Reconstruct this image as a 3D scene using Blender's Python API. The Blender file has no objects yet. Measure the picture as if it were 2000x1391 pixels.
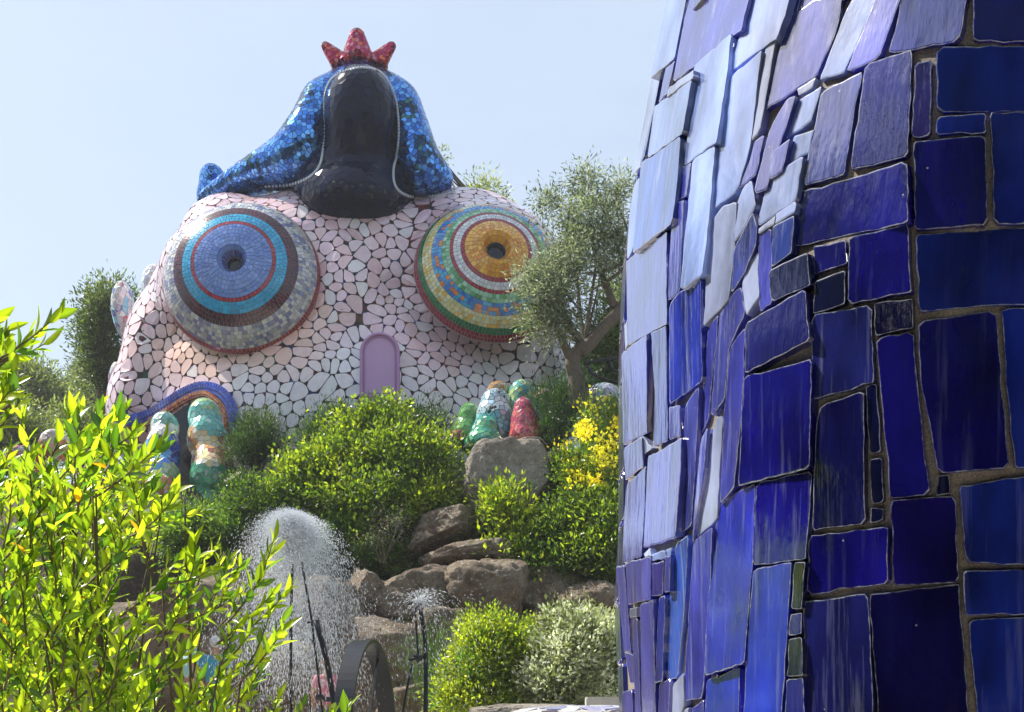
import bpy, bmesh, math, random
import numpy as np
from mathutils import Vector, Matrix, noise
from mathutils.bvhtree import BVHTree
from mathutils.kdtree import KDTree

# ------------------------------------------------------------------ camera, sky, sun, exposure
sc = bpy.context.scene
C = sc.collection
F = 2747.0                 # focal length in photograph pixels (2000 wide)
HZ = 1450.0                # row of the horizon
CZ = 1.6                   # eye height
cam = bpy.data.cameras.new('camera'); camo = bpy.data.objects.new('camera', cam); C.objects.link(camo)
cam.sensor_width = 36; cam.lens = 36*F/2000; cam.shift_y = (HZ-695.5)/2000
cam.clip_start = 0.05; cam.clip_end = 2000
camo.location = (0, 0, CZ); camo.rotation_euler = (math.radians(90), 0, 0)
sc.camera = camo

SUN = Vector((-0.60, 0.28, 0.80)).normalized()
EL = math.asin(SUN.z); AZ = math.atan2(SUN.x, SUN.y)
w = bpy.data.worlds.new('World'); sc.world = w; w.use_nodes = True
nt = w.node_tree; nt.nodes.clear()
out = nt.nodes.new('ShaderNodeOutputWorld'); bg = nt.nodes.new('ShaderNodeBackground')
sky = nt.nodes.new('ShaderNodeTexSky'); sky.sky_type = 'NISHITA'; sky.sun_disc = False
sky.sun_elevation = EL; sky.sun_rotation = AZ
sky.air_density = 1.0; sky.dust_density = 2.2; sky.ozone_density = 1.2
tc = nt.nodes.new('ShaderNodeTexCoord'); mp = nt.nodes.new('ShaderNodeMapping'); mp.inputs['Scale'].default_value = (1.2, 1.2, 5)
nz = nt.nodes.new('ShaderNodeTexNoise'); nz.inputs['Scale'].default_value = 1.7; nz.inputs['Detail'].default_value = 7; nz.inputs['Roughness'].default_value = 0.62
rp = nt.nodes.new('ShaderNodeValToRGB'); rp.color_ramp.elements[0].position = 0.42; rp.color_ramp.elements[1].position = 0.78
rp.color_ramp.elements[0].color = (0.62, 0.62, 0.62, 1); rp.color_ramp.elements[1].color = (0.86, 0.86, 0.86, 1)
mx = nt.nodes.new('ShaderNodeMixRGB'); mx.inputs[2].default_value = (4.0, 4.75, 5.7, 1)
L = nt.links.new
L(tc.outputs['Generated'], mp.inputs[0]); L(mp.outputs[0], nz.inputs['Vector']); L(nz.outputs['Fac'], rp.inputs[0])
L(rp.outputs[0], mx.inputs[0]); L(sky.outputs[0], mx.inputs[1]); L(mx.outputs[0], bg.inputs[0])
bg.inputs[1].default_value = 0.100
L(bg.outputs[0], out.inputs[0])
sl = bpy.data.lights.new('sun', 'SUN'); slo = bpy.data.objects.new('sun', sl); C.objects.link(slo)
sl.energy = 4.6; sl.angle = math.radians(0.5); sl.color = (1.0, 0.95, 0.86)
slo.rotation_euler = SUN.to_track_quat('Z', 'Y').to_euler(); slo.location = (-20, 10, 40)
sc.view_settings.view_transform = 'Standard'; sc.view_settings.look = 'None'
sc.view_settings.gamma = 1; sc.view_settings.use_curve_mapping = False
sc.view_settings.exposure = 0.85
sc.cycles.max_bounces = 7; sc.cycles.transparent_max_bounces = 8
sc.cycles.caustics_reflective = False; sc.cycles.caustics_refractive = False

rng = np.random.default_rng(7)
R_ = random.Random(11)

def P(px, py, Y):
    """a point of the place at depth Y from its bearing"""
    return Vector(((px-1000)/F*Y, Y, CZ+(HZ-py)/F*Y))
def S(px, Y): return px/F*Y

# ------------------------------------------------------------------ materials
def mat(name):
    m = bpy.data.materials.new(name); m.use_nodes = True
    return m, m.node_tree.nodes, m.node_tree.links, m.node_tree.nodes['Principled BSDF']
def N(nodes, t, **k):
    n = nodes.new(t)
    for a, b in k.items():
        if a in n.inputs: n.inputs[a].default_value = b
        else: setattr(n, a, b)
    return n
def simple(name, col, rough=.6, metal=0, nscale=8, nvar=.25, bump=.1):
    m, ns, ls, b = mat(name)
    tc = N(ns, 'ShaderNodeTexCoord'); n = N(ns, 'ShaderNodeTexNoise', Scale=nscale, Detail=6.0)
    ls.new(tc.outputs['Object'], n.inputs['Vector'])
    mx = N(ns, 'ShaderNodeMixRGB'); mx.inputs[1].default_value = tuple(c*(1-nvar) for c in col)+(1,)
    mx.inputs[2].default_value = tuple(min(1, c*(1+nvar)) for c in col)+(1,)
    ls.new(n.outputs['Fac'], mx.inputs[0]); ls.new(mx.outputs[0], b.inputs['Base Color'])
    b.inputs['Roughness'].default_value = rough; b.inputs['Metallic'].default_value = metal
    if bump:
        bp = N(ns, 'ShaderNodeBump', Strength=bump, Distance=.02); ls.new(n.outputs['Fac'], bp.inputs['Height']); ls.new(bp.outputs[0], b.inputs['Normal'])
    return m
def attr_mat(name, rough=.3, metal=0, coat=0, bump=.15, bscale=9, var=.22, spec=.5):
    """ceramic pieces: their own colour comes from the attribute Col of each piece"""
    m, ns, ls, b = mat(name)
    a = N(ns, 'ShaderNodeAttribute', attribute_name='Col')
    tc = N(ns, 'ShaderNodeTexCoord'); n = N(ns, 'ShaderNodeTexNoise', Scale=bscale, Detail=5.0)
    ls.new(tc.outputs['Object'], n.inputs['Vector'])
    hs = N(ns, 'ShaderNodeHueSaturation'); mr = N(ns, 'ShaderNodeMapRange'); mr.inputs[3].default_value = 1-var; mr.inputs[4].default_value = 1+var
    ls.new(n.outputs['Fac'], mr.inputs[0]); ls.new(mr.outputs[0], hs.inputs['Value']); ls.new(a.outputs['Color'], hs.inputs['Color'])
    ls.new(hs.outputs[0], b.inputs['Base Color'])
    b.inputs['Roughness'].default_value = rough; b.inputs['Metallic'].default_value = metal
    b.inputs['Coat Weight'].default_value = coat; b.inputs['Coat Roughness'].default_value = .12
    b.inputs['Specular IOR Level'].default_value = spec
    if bump:
        bp = N(ns, 'ShaderNodeBump', Strength=bump, Distance=.02); ls.new(n.outputs['Fac'], bp.inputs['Height']); ls.new(bp.outputs[0], b.inputs['Normal'])
    return m
def leaf_mat(name, trans=.5, rough=.42, tcol=(1.0, 1.25, .35), spec=.5, gain=2.4):
    m, ns, ls, b = mat(name)
    a = N(ns, 'ShaderNodeAttribute', attribute_name='Col')
    ls.new(a.outputs['Color'], b.inputs['Base Color']); b.inputs['Roughness'].default_value = rough
    b.inputs['Specular IOR Level'].default_value = spec
    t = N(ns, 'ShaderNodeBsdfTranslucent'); mm = N(ns, 'ShaderNodeMixRGB', blend_type='MULTIPLY'); mm.inputs[0].default_value = 1
    mm.inputs[2].default_value = tuple(tcol)+(1,)
    gm = N(ns, 'ShaderNodeVectorMath', operation='SCALE'); gm.inputs[3].default_value = gain
    ls.new(a.outputs['Color'], mm.inputs[1]); ls.new(mm.outputs[0], gm.inputs[0]); ls.new(gm.outputs[0], t.inputs['Color'])
    ms = N(ns, 'ShaderNodeMixShader'); ms.inputs[0].default_value = trans
    ls.new(b.outputs[0], ms.inputs[1]); ls.new(t.outputs[0], ms.inputs[2]); ls.new(ms.outputs[0], ns['Material Output'].inputs[0])
    return m

def rock_mat(name, c1, c2, c3, sc1=1.3):
    m, ns, ls, b = mat(name)
    tc = N(ns, 'ShaderNodeTexCoord')
    n1 = N(ns, 'ShaderNodeTexNoise', Scale=sc1, Detail=9.0, Roughness=.62); n2 = N(ns, 'ShaderNodeTexNoise', Scale=9.0, Detail=8.0, Roughness=.7)
    v = N(ns, 'ShaderNodeTexNoise', Scale=16.0, Detail=3.0)
    for n in (n1, n2, v): ls.new(tc.outputs['Object'], n.inputs['Vector'])
    r1 = N(ns, 'ShaderNodeValToRGB'); r1.color_ramp.elements[0].position = .36; r1.color_ramp.elements[1].position = .64
    r1.color_ramp.elements[0].color = c1+(1,); r1.color_ramp.elements[1].color = c2+(1,)
    r2 = N(ns, 'ShaderNodeValToRGB'); r2.color_ramp.elements[0].position = .60; r2.color_ramp.elements[1].position = .68
    r2.color_ramp.elements[0].color = (0, 0, 0, 1); r2.color_ramp.elements[1].color = (1, 1, 1, 1)
    r3 = N(ns, 'ShaderNodeMapRange'); r3.inputs[1].default_value = .3; r3.inputs[2].default_value = .7; r3.inputs[3].default_value = .55; r3.inputs[4].default_value = 1.3
    ls.new(n1.outputs['Fac'], r1.inputs[0]); ls.new(v.outputs['Fac'], r2.inputs[0]); ls.new(n2.outputs['Fac'], r3.inputs[0])
    mx = N(ns, 'ShaderNodeMixRGB'); ls.new(r2.outputs[0], mx.inputs[0]); ls.new(r1.outputs[0], mx.inputs[1]); mx.inputs[2].default_value = c3+(1,)
    hs = N(ns, 'ShaderNodeHueSaturation'); ls.new(mx.outputs[0], hs.inputs['Color']); ls.new(r3.outputs[0], hs.inputs['Value'])
    ls.new(hs.outputs[0], b.inputs['Base Color']); b.inputs['Roughness'].default_value = .85
    bp = N(ns, 'ShaderNodeBump', Strength=1.0, Distance=.16); ad = N(ns, 'ShaderNodeMath', operation='ADD')
    ls.new(n1.outputs['Fac'], ad.inputs[0]); ls.new(n2.outputs['Fac'], ad.inputs[1]); ls.new(ad.outputs[0], bp.inputs['Height']); ls.new(bp.outputs[0], b.inputs['Normal'])
    return m

M = {}
M['rock'] = rock_mat('rock', (.18, .115, .07), (.36, .29, .21), (.50, .46, .40), 1.8)
M['rock_grey'] = rock_mat('rock_grey', (.32, .27, .21), (.48, .43, .36), (.56, .53, .47))
M['soil'] = rock_mat('soil', (.06, .04, .025), (.13, .095, .06), (.18, .15, .1), .5)
M['ceramic'] = attr_mat('glazed_ceramic', .25, 0, .8, .2, 7)
M['dark_ceramic'] = attr_mat('dark_glazed_piece', .10, 0, 0, .03, 5, .3, .14)
M['smalti'] = attr_mat('small_mosaic', .2, 0, .3, .2, 14)
M['mirror'] = attr_mat('mirror_mosaic', .13, .85, 0, .12, 2.2)
M['leaf_fg'] = leaf_mat('foreground_leaf', .60, .26, (1.12, 1.2, .22), .8, 2.5)
M['leaf'] = leaf_mat('shrub_leaf', .46, .36, (1.1, 1.15, .4), .7)
M['leaf_silver'] = leaf_mat('silver_leaf', .28, .5, (1, 1.1, .7))
M['bark'] = simple('bark', (.13, .105, .08), .9, 0, 14, .5, .6)
M['twig'] = simple('twig', (.16, .12, .075), .8, 0, 30, .4, .3)
M['iron'] = simple('black_iron', (.012, .014, .02), .35, .3, 12, .4, .1)
M['door'] = simple('lilac_paint', (.60, .36, .60), .38, 0, 3, .06, .02)
M['doorframe'] = simple('lilac_frame_paint', (.52, .29, .52), .45, 0, 5, .1, .03)
M['dark'] = simple('dark_glass_and_shade', (.008, .012, .02), .1, 0, 3, .2, 0)
M['concrete'] = simple('pale_concrete', (.42, .41, .38), .8, 0, 8, .2, .3)
M['skin'] = simple('skin', (.42, .22, .14), .5, 0, 20, .1, 0)
M['silver'] = simple('silver_bead', (.55, .56, .58), .3, .6, 25, .3, .3)

# grout that shows between the pink pieces: near black with green, blue and red runs of colour
def grout(name, base, accents, scale=1.1):
    m, ns, ls, b = mat(name); tc = N(ns, 'ShaderNodeTexCoord')
    n = N(ns, 'ShaderNodeTexNoise', Scale=scale, Detail=2.0); ls.new(tc.outputs['Object'], n.inputs['Vector'])
    r = N(ns, 'ShaderNodeValToRGB'); e = r.color_ramp.elements
    e[0].position = .0; e[0].color = base+(1,); e[1].position = 1; e[1].color = base+(1,)
    for k, (p, c) in enumerate(accents):
        for q, cc in ((p-.035, base), (p, c), (p+.035, base)):
            x = e.new(q); x.color = cc+(1,)
    ls.new(n.outputs['Fac'], r.inputs[0]); ls.new(r.outputs[0], b.inputs['Base Color']); b.inputs['Roughness'].default_value = .7
    return m
M['grout'] = grout('coloured_grout', (.028, .022, .025), [(.38, (.02, .09, .05)), (.5, (.16, .02, .03)), (.60, (.02, .05, .2)), (.68, (.2, .09, .03))])
M['grout_pale'] = simple('pale_grout', (.42, .40, .38), .8, 0, 20, .2, .1)
M['grout_dark'] = simple('dark_grout', (.03, .03, .035), .8, 0, 20, .3, .1)

# mortar of the blue wall
def mortar():
    m, ns, ls, b = mat('rough_mortar'); tc = N(ns, 'ShaderNodeTexCoord')
    n1 = N(ns, 'ShaderNodeTexNoise', Scale=260.0, Detail=4.0, Roughness=.7); n2 = N(ns, 'ShaderNodeTexNoise', Scale=9.0, Detail=3.0)
    for n in (n1, n2): ls.new(tc.outputs['Object'], n.inputs['Vector'])
    mx = N(ns, 'ShaderNodeMixRGB'); mx.inputs[1].default_value = (.30, .29, .28, 1); mx.inputs[2].default_value = (.27, .21, .15, 1)
    ls.new(n2.outputs['Fac'], mx.inputs[0])
    mr = N(ns, 'ShaderNodeMapRange'); mr.inputs[1].default_value = .3; mr.inputs[2].default_value = .7; mr.inputs[3].default_value = .55; mr.inputs[4].default_value = 1.7
    hs = N(ns, 'ShaderNodeHueSaturation'); ls.new(n1.outputs['Fac'], mr.inputs[0]); ls.new(mr.outputs[0], hs.inputs['Value']); ls.new(mx.outputs[0], hs.inputs['Color'])
    ls.new(hs.outputs[0], b.inputs['Base Color']); b.inputs['Roughness'].default_value = .95
    bp = N(ns, 'ShaderNodeBump', Strength=.8, Distance=.004); ls.new(n1.outputs['Fac'], bp.inputs['Height']); ls.new(bp.outputs[0], b.inputs['Normal'])
    return m
M['mortar'] = mortar()

def blue_tile():
    m, ns, ls, b = mat('cobalt_glaze')
    a = N(ns, 'ShaderNodeAttribute', attribute_name='Col'); e = N(ns, 'ShaderNodeAttribute', attribute_name='edge')
    tc = N(ns, 'ShaderNodeTexCoord')
    mp = N(ns, 'ShaderNodeMapping'); mp.inputs['Scale'].default_value = (55, 55, 3.2); ls.new(tc.outputs['Object'], mp.inputs[0])
    st = N(ns, 'ShaderNodeTexNoise', Scale=1.0, Detail=5.0, Roughness=.6); ls.new(mp.outputs[0], st.inputs['Vector'])
    mp2 = N(ns, 'ShaderNodeMapping'); mp2.inputs['Scale'].default_value = (9, 9, 4); ls.new(tc.outputs['Object'], mp2.inputs[0])
    cl = N(ns, 'ShaderNodeTexNoise', Scale=1.0, Detail=4.0, Roughness=.55); ls.new(mp2.outputs[0], cl.inputs['Vector'])
    # clouding of the glaze
    mr = N(ns, 'ShaderNodeMapRange'); mr.inputs[1].default_value = .3; mr.inputs[2].default_value = .72; mr.inputs[3].default_value = .38; mr.inputs[4].default_value = 1.75
    hs = N(ns, 'ShaderNodeHueSaturation'); ls.new(cl.outputs['Fac'], mr.inputs[0]); ls.new(mr.outputs[0], hs.inputs['Value']); ls.new(a.outputs['Color'], hs.inputs['Color'])
    # pale runs
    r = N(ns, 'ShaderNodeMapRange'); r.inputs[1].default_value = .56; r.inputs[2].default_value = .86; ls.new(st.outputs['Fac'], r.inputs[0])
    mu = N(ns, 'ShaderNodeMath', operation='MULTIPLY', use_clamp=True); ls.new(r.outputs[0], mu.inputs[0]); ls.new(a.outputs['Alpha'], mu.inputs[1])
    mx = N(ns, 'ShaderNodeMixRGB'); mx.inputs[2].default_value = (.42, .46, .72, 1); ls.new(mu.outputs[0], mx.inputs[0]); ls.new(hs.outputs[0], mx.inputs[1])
    # worn rim where the clay body shows
    fn = N(ns, 'ShaderNodeTexNoise', Scale=70.0, Detail=4.0); ls.new(tc.outputs['Object'], fn.inputs['Vector'])
    ad = N(ns, 'ShaderNodeMath', operation='ADD'); ls.new(e.outputs['Fac'], ad.inputs[0]); ls.new(fn.outputs['Fac'], ad.inputs[1])
    er = N(ns, 'ShaderNodeMapRange'); er.inputs[1].default_value = 1.18; er.inputs[2].default_value = 1.5; ls.new(ad.outputs[0], er.inputs[0])
    m2 = N(ns, 'ShaderNodeMixRGB'); m2.inputs[2].default_value = (.38, .40, .46, 1); ls.new(er.outputs[0], m2.inputs[0]); ls.new(mx.outputs[0], m2.inputs[1])
    # small chips in the glaze
    vz = N(ns, 'ShaderNodeTexVoronoi', Scale=15.0); ls.new(tc.outputs['Object'], vz.inputs['Vector'])
    lt = N(ns, 'ShaderNodeMath', operation='LESS_THAN'); lt.inputs[1].default_value = .028; ls.new(vz.outputs['Distance'], lt.inputs[0])
    m3 = N(ns, 'ShaderNodeMixRGB'); m3.inputs[2].default_value = (.4, .4, .38, 1); ls.new(lt.outputs[0], m3.inputs[0]); ls.new(m2.outputs[0], m3.inputs[1])
    ls.new(m3.outputs[0], b.inputs['Base Color'])
    b.inputs['Roughness'].default_value = .14; b.inputs['IOR'].default_value = 1.5; b.inputs['Coat Weight'].default_value = 1.0; b.inputs['Coat Roughness'].default_value = .05; b.inputs['Coat IOR'].default_value = 2.0
    h = N(ns, 'ShaderNodeMath', operation='MULTIPLY'); h.inputs[1].default_value = .25; ls.new(st.outputs['Fac'], h.inputs[0])
    h2 = N(ns, 'ShaderNodeMath', operation='ADD'); ls.new(h.outputs[0], h2.inputs[0]); ls.new(cl.outputs['Fac'], h2.inputs[1])
    bp = N(ns, 'ShaderNodeBump', Strength=.32, Distance=.010); ls.new(h2.outputs[0], bp.inputs['Height']); ls.new(bp.outputs[0], b.inputs['Normal']); ls.new(bp.outputs[0], b.inputs['Coat Normal'])
    return m
M['tile'] = blue_tile()

# ------------------------------------------------------------------ object helpers
def obj(name, me, m=None, parent=None, kind=None, smooth=False):
    if isinstance(me, bmesh.types.BMesh):
        bm = me; me = bpy.data.meshes.new(name); bm.to_mesh(me); bm.free()
    if m is not None and len(me.materials) == 0: me.materials.append(M[m] if isinstance(m, str) else m)
    if smooth: me.polygons.foreach_set('use_smooth', [True]*len(me.polygons))
    o = bpy.data.objects.new(name, me); C.objects.link(o)
    if parent is not None: o.parent = parent; o.matrix_parent_inverse = parent.matrix_basis.inverted()
    if kind: o['kind'] = kind
    return o
def thing(name, label, cat, loc=(0, 0, 0), group=None):
    o = bpy.data.objects.new(name, None); C.objects.link(o); o.location = loc; o.empty_display_size = .2
    tag(o, label, cat, group); return o
def tag(o, label, cat, group=None):
    o['label'] = label; o['category'] = cat
    if group: o['group'] = group
    return o
def mesh_np(name, verts, faces_flat, loop_counts, col=None, smooth=False):
    me = bpy.data.meshes.new(name); nv = len(verts)
    me.vertices.add(nv); me.vertices.foreach_set('co', np.asarray(verts, np.float32).ravel())
    me.loops.add(len(faces_flat)); me.loops.foreach_set('vertex_index', np.asarray(faces_flat, np.int32))
    nf = len(loop_counts); me.polygons.add(nf)
    st = np.concatenate([[0], np.cumsum(loop_counts)[:-1]]).astype(np.int32)
    me.polygons.foreach_set('loop_start', st); me.update(calc_edges=True)
    me.polygons.foreach_set('use_smooth', [bool(smooth)]*nf)
    if col is not None:
        at = me.color_attributes.new('Col', 'FLOAT_COLOR', 'POINT')
        c = np.ones((nv, 4), np.float32); c[:, :col.shape[1]] = col; at.data.foreach_set('color', c.ravel())
    me.validate(); return me

def sweep(path, radii, sides=8):
    """bmesh tube along a path with a radius per point, closed ends"""
    bm = bmesh.new(); rings = []; n = len(path)
    for i, p in enumerate(path):
        d = (path[min(i+1, n-1)]-path[max(i-1, 0)]).normalized()
        a = d.orthogonal().normalized() if i == 0 else (a-d*a.dot(d)).normalized()
        b = d.cross(a); r = radii[i] if hasattr(radii, '__len__') else radii
        rings.append([bm.verts.new(p+(a*math.cos(t)+b*math.sin(t))*r) for t in [2*math.pi*k/sides for k in range(sides)]])
    for i in range(n-1):
        for k in range(sides):
            bm.faces.new((rings[i][k], rings[i][(k+1) % sides], rings[i+1][(k+1) % sides], rings[i+1][k]))
    bm.faces.new(rings[0][::-1]); bm.faces.new(rings[-1])
    return bm
def join_bm(bms):
    r = bmesh.new(); 
    for b in bms:
        t = bpy.data.meshes.new('t'); b.to_mesh(t); b.free(); r.from_mesh(t); bpy.data.meshes.remove(t)
    return r
def curve_pts(pts, n=24):
    """Catmull-Rom through pts"""
    pts = [Vector(p) for p in pts]; q = [pts[0]*2-pts[1]]+pts+[pts[-1]*2-pts[-2]]; o = []
    for i in range(1, len(q)-2):
        k = max(2, n//(len(pts)-1))
        for j in range(k):
            t = j/k; a, b, c, d = q[i-1], q[i], q[i+1], q[i+2]
            o.append(.5*((2*b)+(c-a)*t+(2*a-5*b+4*c-d)*t*t+(3*b-a-3*c+d)*t**3))
    o.append(pts[-1]); return o

# ------------------------------------------------------------------ terrain
def smst(a, b, x):
    t = min(1, max(0, (x-a)/(b-a))); return t*t*(3-2*t)
def ground(x, y):
    z = 1.35*smst(5, 19, y) + 6.1*smst(26.3, 31.2, y+.25*math.sin(x*1.3)) + 3.5*smst(40, 120, y)
    if x < -8: z -= 1.0*smst(-8, -16, x)*smst(26, 32, y)
    z += .12*noise.noise(Vector((x*.5, y*.5, 0))) + (.5*noise.noise(Vector((x*.9, y*.9, 3))) if 26 < y < 31 else 0)
    return z
xs = np.concatenate([np.linspace(-600, -30, 14), np.linspace(-28, 28, 113), np.linspace(30, 600, 14)])
ys = np.concatenate([np.linspace(-300, -6, 12), np.linspace(-5, 48, 107), np.linspace(50, 900, 26)])
gv = [(x, y, ground(x, y)) for y in ys for x in xs]; nx = len(xs)
gf = [(j*nx+i, j*nx+i+1, (j+1)*nx+i+1, (j+1)*nx+i) for j in range(len(ys)-1) for i in range(nx-1)]
me = bpy.data.meshes.new('ground'); me.from_pydata(gv, [], gf)
obj('ground', me, 'soil', kind='structure', smooth=True)

M['bounce_ground'] = simple('pale_bounce_ground', (.46, .42, .35), .95, 0, 60, .35, .4)  # unseen pale ground, added to bounce sunlight onto the shaded sculpture
yc = np.linspace(4.6, 25.2, 60); xc = np.linspace(-16, 16, 60)
gv = [(x, y, ground(x, y)+.006) for y in yc for x in xc]
gf = [(j*60+i, j*60+i+1, (j+1)*60+i+1, (j+1)*60+i) for j in range(59) for i in range(59)]
xs2 = np.linspace(-8, 10, 30); ys2 = np.linspace(-6, 4.5, 20); b0 = len(gv)
gv += [(x, y, ground(x, y)+.006) for y in ys2 for x in xs2]; gf += [(b0+j*30+i, b0+j*30+i+1, b0+(j+1)*30+i+1, b0+(j+1)*30+i) for j in range(19) for i in range(29)]
me = bpy.data.meshes.new('added_bounce_ground'); me.from_pydata(gv, [], gf); o = obj('added_bounce_ground', me, 'bounce_ground', kind='structure', smooth=True); o.location.z = .02
# ------------------------------------------------------------------ rocks
ROCKPROTO = {}
def rock(px, py, rx, rz, Y, ry, seed, label, rot=0.0, facet=.82, m='rock', name='boulder', group='boulders of the garden rock bank', box=2.6):
    if py > 1120 and Y > 24: rx *= 1.16; rz *= 1.06; box = max(box, 3.6)
    c = P(px, py, Y); rr = random.Random(seed)
    bm = bmesh.new(); bmesh.ops.create_icosphere(bm, subdivisions=5, radius=1)
    planes = []
    for k in range(11):
        n = Vector((rr.gauss(0, 1), rr.gauss(0, 1), rr.gauss(0, 1))).normalized(); planes.append((n, rr.uniform(facet-.22, facet+.06)))
    off = Vector((seed*3.1, seed*1.7, seed*.9)); sx, sz = S(rx, Y), S(rz, Y)
    cr, sr = math.cos(rot), math.sin(rot)
    for v in bm.verts:
        p = v.co.copy()
        e = (abs(p.x)**box+abs(p.y)**box+abs(p.z)**box)**(1/box); p = p/e*1.0      # boxier than a ball
        for n, d in planes:
            t = p.dot(n)-d
            if t > 0: p -= n*t*.86
        p += p.normalized()*(.07*noise.fractal(p*1.8+off, 1.0, 2.1, 4)+.05*noise.fractal(p*6+off, .9, 2.1, 4))
        cr_ = noise.noise(p*1.6+off*2); 
        if abs(cr_) < .04: p *= .93+abs(cr_)*1.75
        x, y, z = p.x*sx*1.08, p.y*ry, p.z*sz*1.08
        v.co = Vector((x*cr+z*sr, y, -x*sr+z*cr))
    o = obj(name, bm, m, smooth=True); o.location = c
    tag(o, label, 'rock', group); return o

rock(992, 968, 80, 100, 28.6, .9, 3, 'tall upright grey boulder below the mosaic cones', .10, .78, 'rock_grey', box=3.6)
rock(965, 876, 36, 15, 28.7, .5, 4, 'small flat grey slab lying on the left of the tall upright boulder', -.05, .8, 'rock_grey', 'flat_rock')
rock(1032, 872, 46, 14, 29.1, .6, 5, 'flat grey slab under the red mosaic cone', .0, .8, 'rock_grey', 'flat_rock')
rock(468, 940, 28, 18, 29.9, .5, 6, 'grey stone beside the foot of the green mosaic pillar', .0, .8, 'rock_grey', 'flat_rock')
rock(862, 1045, 82, 42, 28.2, .9, 13, 'long brown boulder slanting below the big green shrub', -.45, .85)
rock(915, 1096, 92, 42, 27.8, .9, 21, 'cracked brown boulder under the slanting one', -.12, .85)
rock(716, 1180, 44, 68, 26.9, .8, 8, 'rounded knob of brown rock right of the water spray', .2, .8)
rock(835, 1178, 92, 62, 27.0, .9, 9, 'broad brown boulder with pale lichen behind the thin sprinkler frame', .05, .9, box=3.5)
rock(958, 1168, 78, 60, 27.0, .9, 10, 'brown boulder with a crack above the yellow green bush', .0, .9, box=3.5)
rock(640, 1215, 60, 90, 26.6, .9, 31, 'brown boulder seen through the falling water', .05, .9, box=3)
rock(560, 1180, 50, 80, 26.9, .9, 12, 'pale brown boulder behind the two thin iron poles', .0, .88)
rock(380, 1210, 105, 75, 26.5, 1.0, 19, 'long brown boulder behind the right of the foreground bush', -.25, .9)
rock(470, 1310, 90, 90, 26.1, .9, 14, 'dark brown boulder behind the man with white hair', .1, .9, box=3)
rock(590, 1345, 85, 80, 25.9, .9, 15, 'reddish boulder behind the person in the pink jacket', .0, .9, box=3)
rock(740, 1320, 100, 100, 26.2, 1.0, 16, 'large brown boulder behind the black iron hoop', .0, .92, box=3.4)
rock(815, 1375, 62, 42, 25.5, .7, 17, 'low orange brown block at the foot of the rock bank', .0, .88, box=4)
rock(870, 1290, 60, 90, 26.3, .8, 18, 'brown boulder left of the yellow green bush', .0, .9)
rock(1075, 1170, 90, 66, 27.3, .9, 23, 'shaded brown boulder above the silvery bush', .0, .9, box=3)
rock(1170, 1185, 66, 50, 26.8, .8, 20, 'shaded boulder next to the blue tiled wall', .0, .9)
rock(275, 1290, 90, 100, 26.4, 1.0, 24, 'brown boulder hidden behind the middle of the foreground bush', .0, .9)
rock(1020, 1300, 90, 100, 26.8, .9, 25, 'dark boulder behind the gap of the two round bushes', .0, .9)
rock(300, 1015, 70, 22, 30.0, .7, 26, 'low grey rock ledge under the white and orange mosaic foot', .0, .85, 'rock_grey', 'flat_rock')
rock(1035, 1388, 110, 14, 21.5, .8, 27, 'low tan kerb stone in front of the silvery bush', .0, .9, 'rock_grey', 'kerb_stone')

# ------------------------------------------------------------------ blended forms and mosaic cladding
def blob_mesh(name, blobs, voxel, smooth=14):
    """ellipsoids (centre, radii) fused and smoothed into one skin"""
    bm = bmesh.new()
    for c, r in blobs:
        mtx = Matrix.Translation(c) @ Matrix.Diagonal((r[0], r[1], r[2], 1))
        bmesh.ops.create_icosphere(bm, subdivisions=4, radius=1, matrix=mtx)
    me = bpy.data.meshes.new(name); bm.to_mesh(me); bm.free()
    o = bpy.data.objects.new(name, me); C.objects.link(o)
    r = o.modifiers.new('r', 'REMESH'); r.mode = 'VOXEL'; r.voxel_size = voxel; r.use_smooth_shade = True
    s = o.modifiers.new('s', 'SMOOTH'); s.iterations = smooth; s.factor = .7
    dg = bpy.context.evaluated_depsgraph_get(); m2 = bpy.data.meshes.new_from_object(o.evaluated_get(dg))
    bpy.data.objects.remove(o); m2.name = name; m2.materials.clear()
    return m2
def bvh_of(me):
    return BVHTree.FromPolygons([v.co.copy() for v in me.vertices], [tuple(p.vertices) for p in me.polygons])
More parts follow.
